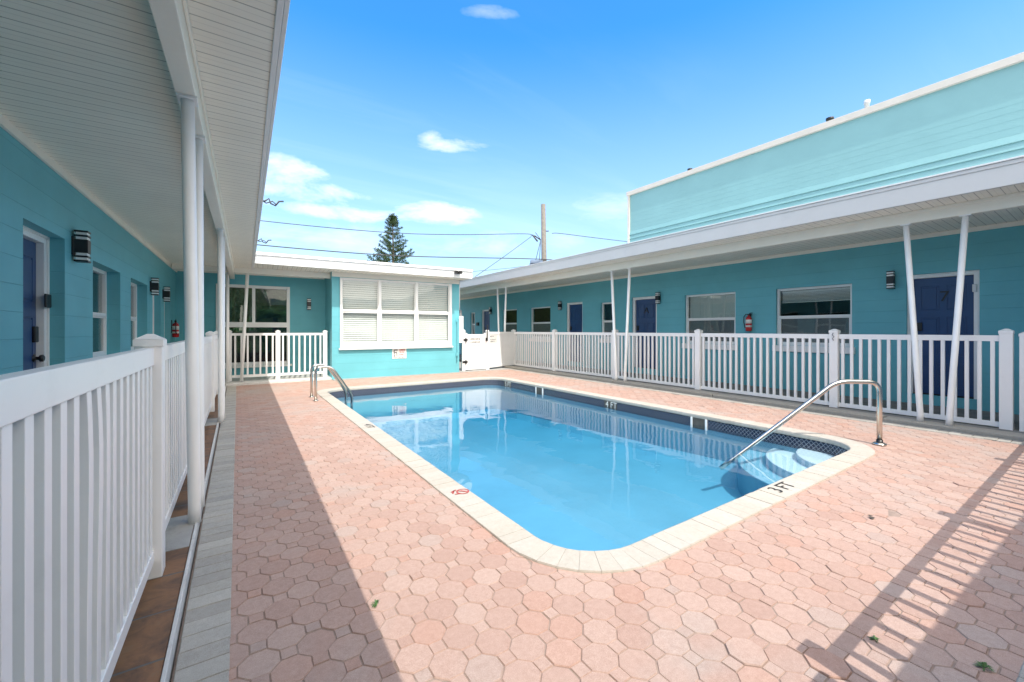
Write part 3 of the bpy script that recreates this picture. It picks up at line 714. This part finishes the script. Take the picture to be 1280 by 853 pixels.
# tile line with running UVs
def band(name, off, z0, z1, mat_):
    rg = ring(off); me = bpy.data.meshes.new(name); v = []; f = []; uvs = []; L = 0
    for k in range(len(rg)):
        p_, q_ = rg[k], rg[(k+1) % len(rg)]; i = len(v)
        v += [(*loc(p_), z0), (*loc(q_), z0), (*loc(q_), z1), (*loc(p_), z1)]; f.append((i+3, i+2, i+1, i))
        d = math.dist(p_, q_); uvs += [(L, z1), (L+d, z1), (L+d, z0), (L, z0)]; L += d
    me.from_pydata(v, [], f); u = me.uv_layers.new(name='UVMap')
    for j, c in enumerate(uvs): u.data[j].uv = c
    me.materials.append(M[mat_]); o = bpy.data.objects.new(name, me); col.objects.link(o); o.parent = POOL
    return o
band('tile_line', 0, -.185, -.035, 'tile')
mb = MB(); rg = ring(.003); rg2 = ring(-.10)
def fz(y): return -.62-.30*(y-PY0)/(PY1-PY0)
for k in range(N_):
    p_, q_ = rg[k], rg[(k+1) % N_]; p2, q2 = rg2[k], rg2[(k+1) % N_]
    mb.quad((*loc(q_), -.18), (*loc(p_), -.18), (*loc(p_), fz(p_[1])+.1), (*loc(q_), fz(q_[1])+.1), sm=False)
    mb.quad((*loc(q_), fz(q_[1])+.1), (*loc(p_), fz(p_[1])+.1), (*loc(p2), fz(p_[1])), (*loc(q2), fz(q_[1])), sm=False)
mb.quad(*[(*loc(p_), fz(rg[i][1])) for i, p_ in enumerate(rg2)])
mb.build('pool_shell', 'plaster', POOL)
# quarter-round steps in the near right corner
for r_, z_, sm_ in ((.60, -.168, 'stepw'), (.90, -.240, 'stepw'), (1.20, -.33, 'plaster')):
    cx, cy = PX1, PY0; pts = [(cx, cy)]+[(cx+r_*math.cos(t_), cy+r_*math.sin(t_)) for t_ in [R(90+90*j/20) for j in range(21)]]
    mb = MB(); mb.prism([loc(p_) for p_ in pts], -1.0, z_); mb.build('pool_step', sm_, POOL, bevel=.01)
# skimmer mouths and depth tiles on the right side
def skimmer(y0, y1, thick):
    mb = MB(); x = PX1-3.6
    for a, b in ((y0, y0+thick), (y1-thick, y1)):
        mb.box(x-.012, x+.01, a-5.5, b-5.5, -.20, -.042)
        mb.build('skimmer_frame', 'white', POOL, bevel=.003); mb = MB()
    mb = MB(); mb.box(x-.006, x+.01, y0+thick-5.5, y1-thick-5.5, -.20, -.043); mb.build('skimmer_mouth', 'dark_plate', POOL)  # solid dark plate, the shade of the opening is in its colour
skimmer(3.41, 3.67, .03)
skimmer(7.28, 7.56, .035)
def depth_tile(y, s_):
    mb = MB(); x = PX1-3.6; mb.box(x-.006, x+.005, y-.075-5.5, y+.075-5.5, -.175, -.045); o = mb.build('depth_tile', 'dark_plate', POOL)
    text_obj('depth_figures', s_, .15, 'gauge', o, Matrix.Translation((x-.0075, y-5.5, -.11)) @ Matrix(((0,0,-1,0),(-1,0,0,0),(0,1,0,0),(0,0,0,1))), .0008)
depth_tile(5.36, '4'); depth_tile(5.20, 'FT'); depth_tile(8.82, '5'); depth_tile(8.66, 'FT')
# painted marks on the coping
def flat_frame(x, y, z, ang): return Matrix.Translation((x, y, z)) @ Matrix.Rotation(ang, 4, 'Z')
CT = .0160
cm = MB(); cm.box(3.36-3.6, 3.84-3.6, 1.455-5.5, 1.60-5.5, .0125, .0135)
text_obj('depth_marking', '3 FT', .15, 'paintblack', POOL, flat_frame(3.61-3.6, 1.53-5.5, CT, 0), .0006)
text_obj('depth_marking', '4 FT', .13, 'paintblack', POOL, flat_frame(1.425-3.6, 5.50-5.5, CT, R(-90)), .0006)
mb = MB(); cx, cy = 1.455-3.6, 2.87-5.5
n = 28
for j in range(n):
    a0, a1 = 2*math.pi*j/n, 2*math.pi*(j+1)/n
    mb.quad(*[(cx+r_*math.cos(t_), cy+r_*math.sin(t_), CT) for r_, t_ in ((.040, a0), (.050, a0), (.050, a1), (.040, a1))])
def stroke(x0, y0, x1, y1, w, z=CT+.0003):
    d = Vector((x1-x0, y1-y0)).normalized(); nx, ny = -d.y*w, d.x*w
    mb.quad((cx+x0+nx, cy+y0+ny, z), (cx+x0-nx, cy+y0-ny, z), (cx+x1-nx, cy+y1-ny, z), (cx+x1+nx, cy+y1+ny, z))
stroke(-.032, .032, .032, -.032, .005); stroke(-.01, .02, .02, -.012, .005, CT+.0006); stroke(-.085, .03, -.03, .055, .006); stroke(-.085, .0, -.05, .05, .006); stroke(-.075, -.02, -.03, -.03, .006)
mb.build('no_diving_symbol', 'signred', POOL)
# the water
mb = MB(); rg = ring(.015); zs = -.150
i = len(mb.v)
mb.prism([(p_[0]-3.6, p_[1]-5.5) for p_ in rg], -1.3, zs)
o = mb.build('pool_water', 'water'); o.location = (3.6, 5.5, 0); o['kind'] = 'structure'

# ladder and grab rail
def bend_path(pts, r=.09, n=6):
    out = [Vector(pts[0])]
    for a, b, c in zip(pts, pts[1:], pts[2:]):
        a, b, c = Vector(a), Vector(b), Vector(c); d0 = (a-b).normalized(); d1 = (c-b).normalized()
        for j in range(n+1):
            t_ = j/n; out.append((b+d0*r)*(1-t_)**2+b*2*t_*(1-t_)+(b+d1*r)*t_**2)
    out.append(Vector(pts[-1])); return out
t = thing('pool_ladder', 'stainless steel ladder with two bent rails at the far left corner of the pool', 'pool ladder', (1.16, 8.30, 0))
for dy in (-.25, .25):
    mb = MB(); mb.tube(bend_path([(0, dy, -.01), (0, dy, .60), (.26, dy, .60), (.62, dy, .05), (.60, dy, -.60)], .10), .024, 14); mb.lathe([(.045, 0), (.045, .012), (.03, .018)], 0, dy, 16); mb.build('rail', 'steel', t)
for z in (-.28, -.50):
    mb = MB(); mb.box(.55, .65, -.23, .23, z-.012, z+.012); mb.build('tread', 'plastic_w', t)
ux, uy = -.751, .660
t = thing('grab_rail', 'single stainless steel grab rail over the pool steps at the near right corner', 'handrail', (5.88, 1.52, 0))
mb = MB(); mb.tube(bend_path([(0, 0, 0), (0, 0, .695), (ux*.43, uy*.43, .695), (ux*1.44, uy*1.44, -.15), (ux*1.66, uy*1.66, -.33)], .12, 8), .0245, 18); mb.build('rail', 'steel', t)
mb = MB(); mb.lathe([(.062, .008), (.062, .018), (.045, .030), (.028, .034)], 0, 0, 20); mb.build('flange', 'steel', t)
mb = MB(); mb.tube([(0, 0, -.03), (0, 0, .06)], .03, 10); mb.build('rail_socket', 'black', t)

# ------------------------------------------------------------------ ground
DX0, DX1, DY0, DY1 = -.02, 7.20, .23, 11.26
v = []; f = []; tone = []; tone2 = []
def stone(cx, cy, poly_, bev=.0028, gap=.0019, z=0.0):
    big = random.random() < .05
    dz = random.gauss(0, .0022 if big else .0009)+z; tx, ty = random.gauss(0, .011 if big else .004), random.gauss(0, .011 if big else .004); i = len(v); n = len(poly_)
    jx, jy = random.gauss(0, .0009), random.gauss(0, .0009)
    r0 = max(math.hypot(*p_) for p_ in poly_)
    for s_, dzz in (((r0-gap)/r0, -.012), ((r0-gap)/r0, -.0045), ((r0-gap-bev)/r0, 0.)):
        for (x, y) in poly_:
            X_, Y_ = x*s_, y*s_; v.append((cx+jx+X_, cy+jy+Y_, dz+dzz+tx*X_+ty*Y_))
    for a in range(2):
        for k in range(n): f.append((i+a*n+k, i+a*n+(k+1)%n, i+(a+1)*n+(k+1)%n, i+(a+1)*n+k))
    f.append(tuple(i+2*n+k for k in range(n)))
    a_, b_ = random.betavariate(2, 2), random.random(); tone.extend([a_]*(2*n+1)); tone2.extend([b_]*(2*n+1))
a = .1; ap = a/math.sqrt(2)     # apothem of an octagon
Rr = ap/math.cos(R(22.5)); side = 2*ap*math.tan(R(22.5))
octo = [(Rr*math.cos(R(22.5+45*k+0)), Rr*math.sin(R(22.5+45*k))) for k in range(8)]
sq = [(side/2*x, side/2*y) for x, y in ((-1,-1),(1,-1),(1,1),(-1,1))]
def sdf(x, y, off):   # inside rounded rect grown by off
    hx, hy = (PX1-PX0)/2, (PY1-PY0)/2; qx = abs(x-(PX0+PX1)/2)-hx+PR; qy = abs(y-(PY0+PY1)/2)-hy+PR
    return math.hypot(max(qx, 0), max(qy, 0))+min(max(qx, qy), 0)-PR-off
ox, oy = .068, .037
nx_ = int((DX1-DX0)/.1)+3; ny_ = int((DY1-DY0)/.1)+3
i0 = int(math.floor((DX0-ox)/.1)); j0 = int(math.floor((DY0-oy)/.1))
for i_ in range(i0, i0+nx_):
    for j_ in range(j0, j0+ny_):
        x = ox+i_*.1; y = oy+j_*.1
        if not (DX0-.05 < x < DX1+.05 and DY0-.05 < y < DY1+.06): continue
        if sdf(x, y, .20) < -.10: continue
        if (i_+j_) % 2 == 0: stone(x, y, octo)
        else: stone(x, y, sq, .0024)
o = attr_mesh('pool_deck', v, f, tone, tone2, 'paver'); o['kind'] = 'structure'
v = []; f = []; tone = []; tone2 = []
def course(x0, x1, y0, y1, along, w=.098, z=.0075):
    L = (y1-y0) if along == 'y' else (x1-x0); n = int(L/w)
    for k in range(n):
        if along == 'y': stone((x0+x1)/2, y0+(k+.5)*L/n, [(-(x1-x0)/2, -L/n/2), ((x1-x0)/2, -L/n/2), ((x1-x0)/2, L/n/2), (-(x1-x0)/2, L/n/2)], .004, .0035, z)
        else: stone(x0+(k+.5)*L/n, (y0+y1)/2, [(-L/n/2, -(y1-y0)/2), (L/n/2, -(y1-y0)/2), (L/n/2, (y1-y0)/2), (-L/n/2, (y1-y0)/2)], .004, .0035, z)
course(-.196, -.022, -.9, 11.2, 'y'); course(7.202, 7.395, .24, 11.2, 'y'); course(.0, 7.39, .03, .226, 'x')
o = attr_mesh('border_bricks', v, f, tone, tone2, 'strip'); o['kind'] = 'structure'
# joint sand under deck, with the pool left open
mb = MB(); z = -.0042
for (x0, x1, y0, y1) in ((-.20, 1.42, -1, 11.3), (5.79, 7.42, -1, 11.3), (1.42, 5.79, -1, 1.52), (1.42, 5.79, 9.48, 11.3), (1.42, 1.53, 1.52, 1.63), (5.68, 5.79, 1.52, 1.63), (1.42, 1.53, 9.37, 9.48), (5.68, 5.79, 9.37, 9.48)): mb.quad((x0, y0, z), (x1, y0, z), (x1, y1, z), (x0, y1, z))
struct('joint_sand', mb, 'joint')
mb = MB(); z = -.03; B = 400
for (x0, x1, y0, y1) in ((-B, 1.44, -B, B), (5.77, B, -B, B), (1.44, 5.77, -B, 1.54), (1.44, 5.77, 9.46, B)): mb.quad((x0, y0, z), (x1, y0, z), (x1, y1, z), (x0, y1, z))
struct('ground', mb, 'earth')
# walkways
mb = MB(); mb.prism([(-1.45, -3.0), (-.225, -3.0), (-.225, 11.3), (-1.25, 11.3)], -.02, .055); struct('left_walkway', mb, 'slate')
mb = MB(); k = -3.0
while k < 11.2:
    mb.box(-.222, -.207, k+.002, min(k+1.2, 11.2)-.002, -.02, .063); k += 1.2
o = struct('walkway_edging', mb, 'kerbwhite', bevel=.003)
mb = MB(); 
for y_ in (3.18, 6.72): mb.box(-.43, -.226, y_-.26, y_+.24, .02, .0585)
struct('post_footing', mb, 'concrete')
mb = MB(); mb.box(7.70, 9.5, -3.2, 19.4, -.02, .03); mb.box(7.40, 7.70, -3.2, 19.4, -.02, .004); struct('right_walkway', mb, 'walk', bevel=.004)
mb = MB(); yk = -3.0
while yk < 11.9:
    mb.box(7.43, 7.68, yk+.004, yk+2.44, -.02, .058+.006*math.sin(yk*3)); yk += 2.45
struct('kerb', mb, 'strip', bevel=.012)
mb = MB(); mb.box(-1.3, 2.03, 11.25, 12.75, -.02, .045); struct('porch_floor', mb, 'kerbwhite', bevel=.008)
mb = MB(); mb.box(2.0, 7.395, 11.0, 11.3, -.02, .012); mb.box(5.5, 9.4, 11.3, 16, -.02, .004); struct('base_strip', mb, 'concrete')
mb = MB(); mb.box(.0, 7.39, -3.2, .028, -.02, .006); struct('near_walkway', mb, 'kerbwhite')
# weeds and fallen leaves
def weed(x, y, s_, label):
    mb = MB(); rr = random.Random(int(x*100))
    for k in range(16):
        a_ = rr.uniform(0, 6.28); L = s_*rr.uniform(.5, 1); h = s_*rr.uniform(.1, .5); w = s_*.09
        dx, dy = math.cos(a_), math.sin(a_)
        mb.quad((0, 0, .002), (dx*L*.5-dy*w, dy*L*.5+dx*w, h), (dx*L, dy*L, h*.7), (dx*L*.5+dy*w, dy*L*.5-dx*w, h))
    o = mb.build('weed', 'palm'); o.location = (x, y, 0); tag(o, label, 'weed', 'weeds in the paver joints')
weed(.53, 1.93, .035, 'tiny weed in a paver joint on the sunlit edge of the left roof shadow')
weed(2.17, .575, .028, 'small dark weed in the barred fence shadow at lower right')
weed(2.33, .30, .04, 'yellowish weed at the bottom right corner of the deck')
mb = MB(); mb.quad((-.02, -.012, .001), (.01, -.018, .006), (.024, .006, .003), (-.004, .016, .009)); mb.quad((.02, .01, .002), (.04, .0, .005), (.045, .02, .002), (.03, .028, .006))
o = mb.build('dry_leaf', 'bark'); o.location = (3.55, .96, .003); tag(o, 'dry brown leaf lying on the pink pavers right of the pool corner', 'leaf')

# ------------------------------------------------------------------ beyond the roofs
CAMH = 1.27; TH = math.atan2(343, 514)
def at(u, v, t): 
    a_ = (u-640)/514; return Vector(((math.sin(TH)+a_*math.cos(TH))*t, (math.cos(TH)-a_*math.sin(TH))*t, CAMH+(412.5-v)/514*t))
pb = at(680, 412, 27)
t = thing('utility_pole', 'weathered wooden utility pole rising behind the right roof', 'utility pole', (pb.x, pb.y, 0))
mb = MB(); mb.tube([(0.05, 0, 0), (.02, 0, 5), (-.05, .02, 9.5)], [.20, .18, .145], 14); mb.build('pole', 'wood', t)
mb = MB(); mb.tube([(0, 0, 7.75), (.26, -.17, 7.75)], .035, 8); mb.build('insulator', 'wire', t)
mb = MB(); mb.box(-.95, .35, -.12, .12, 5.35, 5.62); mb.box(-.9, -.1, -.25, .2, 5.62, 5.82); o = mb.build('transformer', 'transf', t, bevel=.02); o.rotation_euler[2] = -TH
mb = MB(); mb.tube([(-.30, 0, 5.8), (-.22, 0, 7.2), (-.55, .2, 7.7)], .02, 6); mb.tube([(-.55, 0, 5.8), (-.22, .02, 7.15)], .02, 6); mb.tube([(-.42, .1, 7.1), (-.75, .2, 7.55)], .05, 8); mb.tube([(-.22, .1, 7.2), (-.62, .2, 7.5)], .04, 8); o = mb.build('cable_drop', 'wire', t); o.rotation_euler[2] = -TH
def wire(pts, r, label):
    P_ = [at(*p_) for p_ in pts]; out = []
    for k in range(len(P_)-1):
        for j in range(8):
            s_ = j/8; q = [P_[max(k-1, 0)], P_[k], P_[k+1], P_[min(k+2, len(P_)-1)]]
            out.append(.5*((2*q[1])+(q[2]-q[0])*s_+(2*q[0]-5*q[1]+4*q[2]-q[3])*s_**2+(3*q[1]-q[0]-3*q[2]+q[3])*s_**3))
    out.append(P_[-1]); b0 = out[0]
    mb = MB(); mb.tube([p_-b0 for p_ in out], r, 6); o = mb.build('power_line', 'wire'); o.location = b0; tag(o, label, 'cable', 'overhead cables')
wire([(200, 258, 20), (330, 276.5, 22), (480, 290.5, 24), (570, 293.5, 25), (655, 292.5, 26.5), (664, 295, 26.9)], .020, 'upper overhead cable sagging from the left roof to the utility pole')
wire([(200, 292, 20), (325, 306.5, 22), (500, 320, 24), (690, 325, 27), (760, 336, 30)], .028, 'lower thick overhead cable crossing just above the back roof')
wire([(664, 296, 27), (630, 321, 24), (590, 349, 21), (575, 360, 20)], .018, 'slanting cable dropping from the utility pole down to the left')
wire([(690, 292, 27), (700, 292, 27.2), (740, 297, 28), (800, 304, 30), (860, 309, 32)], .020, 'short cable running right from the utility pole to the aqua block')
wire([(575, 341, 22), (640, 335, 25), (672, 330, 27)], .012, 'thin faint cable low above the gap between the two roofs')

# Norfolk pine
tb = at(491, 412, 38)
t = thing('conifer_tree', 'dark conical island pine rising behind the back roof', 'tree', (tb.x, tb.y, 0))
mb = MB(); mb.tube([(0, 0, 0), (.05, 0, 6), (0, 0, 11.6)], [.24, .13, .03], 10); mb.build('trunk', 'bark', t)
rr = random.Random(5); mb = MB()
def clump(c, d, s_):
    for k in range(7):
        a_ = Vector((rr.gauss(0, 1), rr.gauss(0, 1), rr.gauss(.3, .8))).normalized(); dd = (d*.8+a_).normalized(); w = dd.cross(Vector((rr.gauss(0, 1), rr.gauss(0, 1), rr.gauss(0, 1)))).normalized()*s_*.22
        q = c+a_*s_*.25; mb.quad(q-w*.5, q+w*.5, q+dd*s_+w*.4, q+dd*s_-w*.4)
z = 3.2
while z < 11.75:
    rad = min(2.6, (11.95-z)*.37)+.12; nb = 8 if z < 10.8 else 7; ph_ = rr.uniform(0, 6.28)
    for k in range(nb):
        if z < 10.5 and rr.random() < .27: continue
        a_ = ph_+k*6.283/nb+rr.gauss(0, .1); L = rad*rr.uniform(.55, 1.12); p0 = Vector((0, 0, z)); dirh = Vector((math.cos(a_), math.sin(a_), 0))
        n = max(3, int(L/.13))
        for j in range(1, n+1):
            s_ = j/n; p_ = p0+dirh*L*s_+Vector((0, 0, L*(.12*s_+.32*s_*s_)))
            if s_ < .22 and z < 10.4: continue
            clump(p_, (dirh+Vector((0, 0, .7))).normalized(), .15+.07*s_)
            if s_ > .45: 
                for sd in (-1, 1): clump(p_+dirh.cross(Vector((0, 0, 1)))*sd*.13*(1.3-s_)*2+Vector((0,0,.04)), dirh, .14)
    z += .40 if z < 10.6 else .26
for k in range(30): clump(Vector((rr.gauss(0, .06), rr.gauss(0, .06), rr.uniform(11.3, 11.95))), Vector((0, 0, 1)), .14)
mb.build('crown', 'needle', t)
# palm and hedge behind the back building, seen through its windows
hp = BW.matrix_basis
def palm(lx, ly, h, label, seed):
    b0 = hp @ Vector((lx, ly, 0)); t = thing('palm_tree', label, 'palm', (b0.x, b0.y, 0), 0, 'palms seen through the porch window')
    mb = MB(); mb.tube([(0, 0, 0), (.05, 0, h)], [.12, .08], 10); mb.build('trunk', 'bark', t); rr = random.Random(seed); mb = MB()
    for k in range(15):
        a_ = k*2.4; L = rr.uniform(1.1, 1.5); up = rr.uniform(.1, 1.0); c = Vector((math.cos(a_), math.sin(a_), 0)); sd = c.cross(Vector((0, 0, 1)))
        for j in range(18):
            s_ = j/18; p_ = Vector((.05, 0, h))+c*L*s_+Vector((0, 0, up*s_-1.1*s_*s_*L)); w = .42*math.sin(math.pi*min(1, s_+.12))+.05
            for q in (-1, 1): mb.quad(p_, p_+c*.05, p_+sd*q*w+c*.16+Vector((0, 0, -.16)), p_+sd*q*w+c*.13+Vector((0, 0, -.17)))
    mb.build('crown', 'palm', t)
palm(-1.15, 7.2, 1.9, 'small palm seen through the right pane of the porch window', 2); palm(-2.6, 8.0, 1.3, 'small palm seen low through the left pane of the porch window', 3)
mb = MB(); rr = random.Random(9); mb.box(-5, 5, -.12, .12, 0, 4.1)
for k in range(9000):
    p_ = Vector((rr.uniform(-5, 5), rr.gauss(0, .35), rr.uniform(0, 4.3)+rr.gauss(0, .1))); d = Vector((rr.gauss(0, 1), rr.gauss(0, 1), rr.gauss(0, 1))).normalized()*.13; w = d.orthogonal().normalized()*.06
    mb.quad(p_-w, p_+d*.5-w*.2, p_+d, p_+w)
o = mb.build('hedge', 'needle'); b0 = hp @ Vector((-1.5, 10.5, 0)); o.location = (b0.x, b0.y, 0); tag(o, 'dark tall hedge far behind the porch window', 'hedge')

# ------------------------------------------------------------------ sky, sun, camera
SUN = Vector((-.11, -.70, 1)).normalized()
w = bpy.data.worlds.new('World'); scene.world = w; w.use_nodes = True; nt = w.node_tree; N = NT(nt)
for n in list(nt.nodes): nt.nodes.remove(n)
out = N.n('ShaderNodeOutputWorld'); bg = N.n('ShaderNodeBackground'); sky = N.n('ShaderNodeTexSky', sky_type='NISHITA')
sky.sun_disc = False; sky.sun_elevation = math.asin(SUN.z); sky.sun_rotation = math.atan2(SUN.x, SUN.y)
sky.air_density = 1.0; sky.dust_density = 1.0; sky.ozone_density = 1.0
tc = N.n('ShaderNodeTexCoord').outputs['Generated']
sp = N.n('ShaderNodeSeparateXYZ'); N.l(tc, sp.inputs[0])
az = N.math('ARCTAN2', sp.outputs[0], sp.outputs[1]); el = N.math('ARCSINE', sp.outputs[2])
cv = N.n('ShaderNodeCombineXYZ'); N.l(az, cv.inputs[0]); N.l(N.math('MULTIPLY', el, 2.6), cv.inputs[1])
nz = N.noise(cv.outputs[0], 6.5, 7, .62, .3)
def azel(u, v):
    p_ = at(u, v, 1)-Vector((0, 0, CAMH)); return math.atan2(p_.x, p_.y), math.asin((p_/p_.length).z)
tot = None
for (u, v_, su, sv, amt) in ((385, 240, .15, .022, .85), (345, 215, .09, .035, .9), (420, 266, .20, .016, .8), (545, 268, .085, .028, .95), (565, 183, .085, .013, .75), (538, 175, .03, .02, .7), (470, 300, .5, .03, .35), (755, 262, .09, .030, .35), (610, 15, .07, .010, .28)):
    a0, e0 = azel(u, v_)
    d2 = N.math('ADD', N.math('POWER', N.math('DIVIDE', N.math('SUBTRACT', az, a0), su), 2), N.math('POWER', N.math('DIVIDE', N.math('SUBTRACT', el, e0), sv), 2))
    k = N.math('SUBTRACT', 1, d2)
    k = N.math('ADD', k, N.math('MULTIPLY', N.math('SUBTRACT', nz, .5), 6.0))
    k = N.math('SMOOTH_MIN', N.math('MAXIMUM', N.math('MULTIPLY', k, .42), 0), 1, .5); k = N.math('MULTIPLY', k, amt)
    k = N.math('MULTIPLY', k, N.math('SUBTRACT', 1.35, N.math('MULTIPLY', d2, .35), clamp=True), clamp=True)
    tot = k if tot is None else N.math('MAXIMUM', tot, k)
# thin streaky cirrus
cp = N.n('ShaderNodeCombineXYZ'); dz = N.math('ADD', N.math('MAXIMUM', sp.outputs[2], 0), .12)
N.l(N.math('DIVIDE', sp.outputs[0], dz), cp.inputs[0]); N.l(N.math('DIVIDE', sp.outputs[1], dz), cp.inputs[1])
mp = N.n('ShaderNodeMapping'); N.l(cp.outputs[0], mp.inputs[0]); mp.inputs['Rotation'].default_value = (0, 0, R(38)); mp.inputs['Scale'].default_value = (.35, 1.5, 1)
ci = N.noise(mp.outputs[0], 1.1, 6, .6, .5); big = N.noise(cp.outputs[0], .45, 2, .5)
ci = N.math('MULTIPLY', N.math('MULTIPLY', N.math('SUBTRACT', ci, .46, clamp=True), 3.2, clamp=True), N.math('MULTIPLY', N.math('SUBTRACT', big, .42, clamp=True), 4, clamp=True), clamp=True)
ci = N.math('MULTIPLY', ci, .40)
hsv = N.n('ShaderNodeHueSaturation'); N.l(sky.outputs[0], hsv.inputs['Color']); hsv.inputs['Saturation'].default_value = 1.15; hsv.inputs['Value'].default_value = 1.0
tint = N.mix(1.0, hsv.outputs[0], (.34, .95, 1.22, 1), 'MULTIPLY')
lowmist = N.math('POWER', N.math('SUBTRACT', 1, N.math('DIVIDE', el, .62), clamp=True), 1.25)
tint = N.mix(N.math('MULTIPLY', lowmist, .85, clamp=True), tint, (3.1, 3.2, 3.55, 1))
cl = N.mix(ci, tint, (4.6, 5.2, 6.0, 1)); cl = N.mix(tot, cl, (5.6, 5.5, 5.7, 1))
# added bright cloud overhead and behind the camera, unseen, to lift the shade
fill_cloud = N.math('ADD', N.math('MULTIPLY', sp.outputs[1], -1.0), N.math('MULTIPLY', sp.outputs[2], .9))
fill_cloud = N.math('ADD', fill_cloud, N.math('MULTIPLY', sp.outputs[0], -.15))
fill_cloud = N.math('ADD', fill_cloud, N.math('MULTIPLY', N.math('SUBTRACT', N.noise(cp.outputs[0], 1.1, 5, .55), .5), .8))
fill_cloud = N.math('MULTIPLY', N.math('SUBTRACT', fill_cloud, .60), 3.2, clamp=True)
cl = N.mix(fill_cloud, cl, (10.5, 9.8, 9.0, 1))
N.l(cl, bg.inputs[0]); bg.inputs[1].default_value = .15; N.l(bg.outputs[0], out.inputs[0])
sl = bpy.data.lights.new('sun', 'SUN'); sl.energy = 2.2; sl.angle = R(.3); sl.color = (1, .955, .88)
so = bpy.data.objects.new('sun', sl); col.objects.link(so); so.rotation_euler = SUN.to_track_quat('Z', 'Y').to_euler(); so.location = (0, 0, 20)

cam = bpy.data.cameras.new('camera'); co = bpy.data.objects.new('camera', cam); col.objects.link(co)
cam.sensor_width = 36; cam.lens = 514/1280*36; cam.shift_y = -14/1280; cam.clip_end = 2000; cam.clip_start = .02
co.location = (0, 0, CAMH); co.rotation_euler = (R(90), 0, -TH); scene.camera = co
scene.view_settings.view_transform = 'Standard'; scene.view_settings.look = 'None'; scene.view_settings.exposure = 1.06; scene.view_settings.gamma = 1
scene.render.engine = 'CYCLES'
try:
    scene.cycles.transparent_max_bounces = 16; scene.cycles.max_bounces = 8; scene.cycles.diffuse_bounces = 6; scene.cycles.glossy_bounces = 3
except Exception: pass
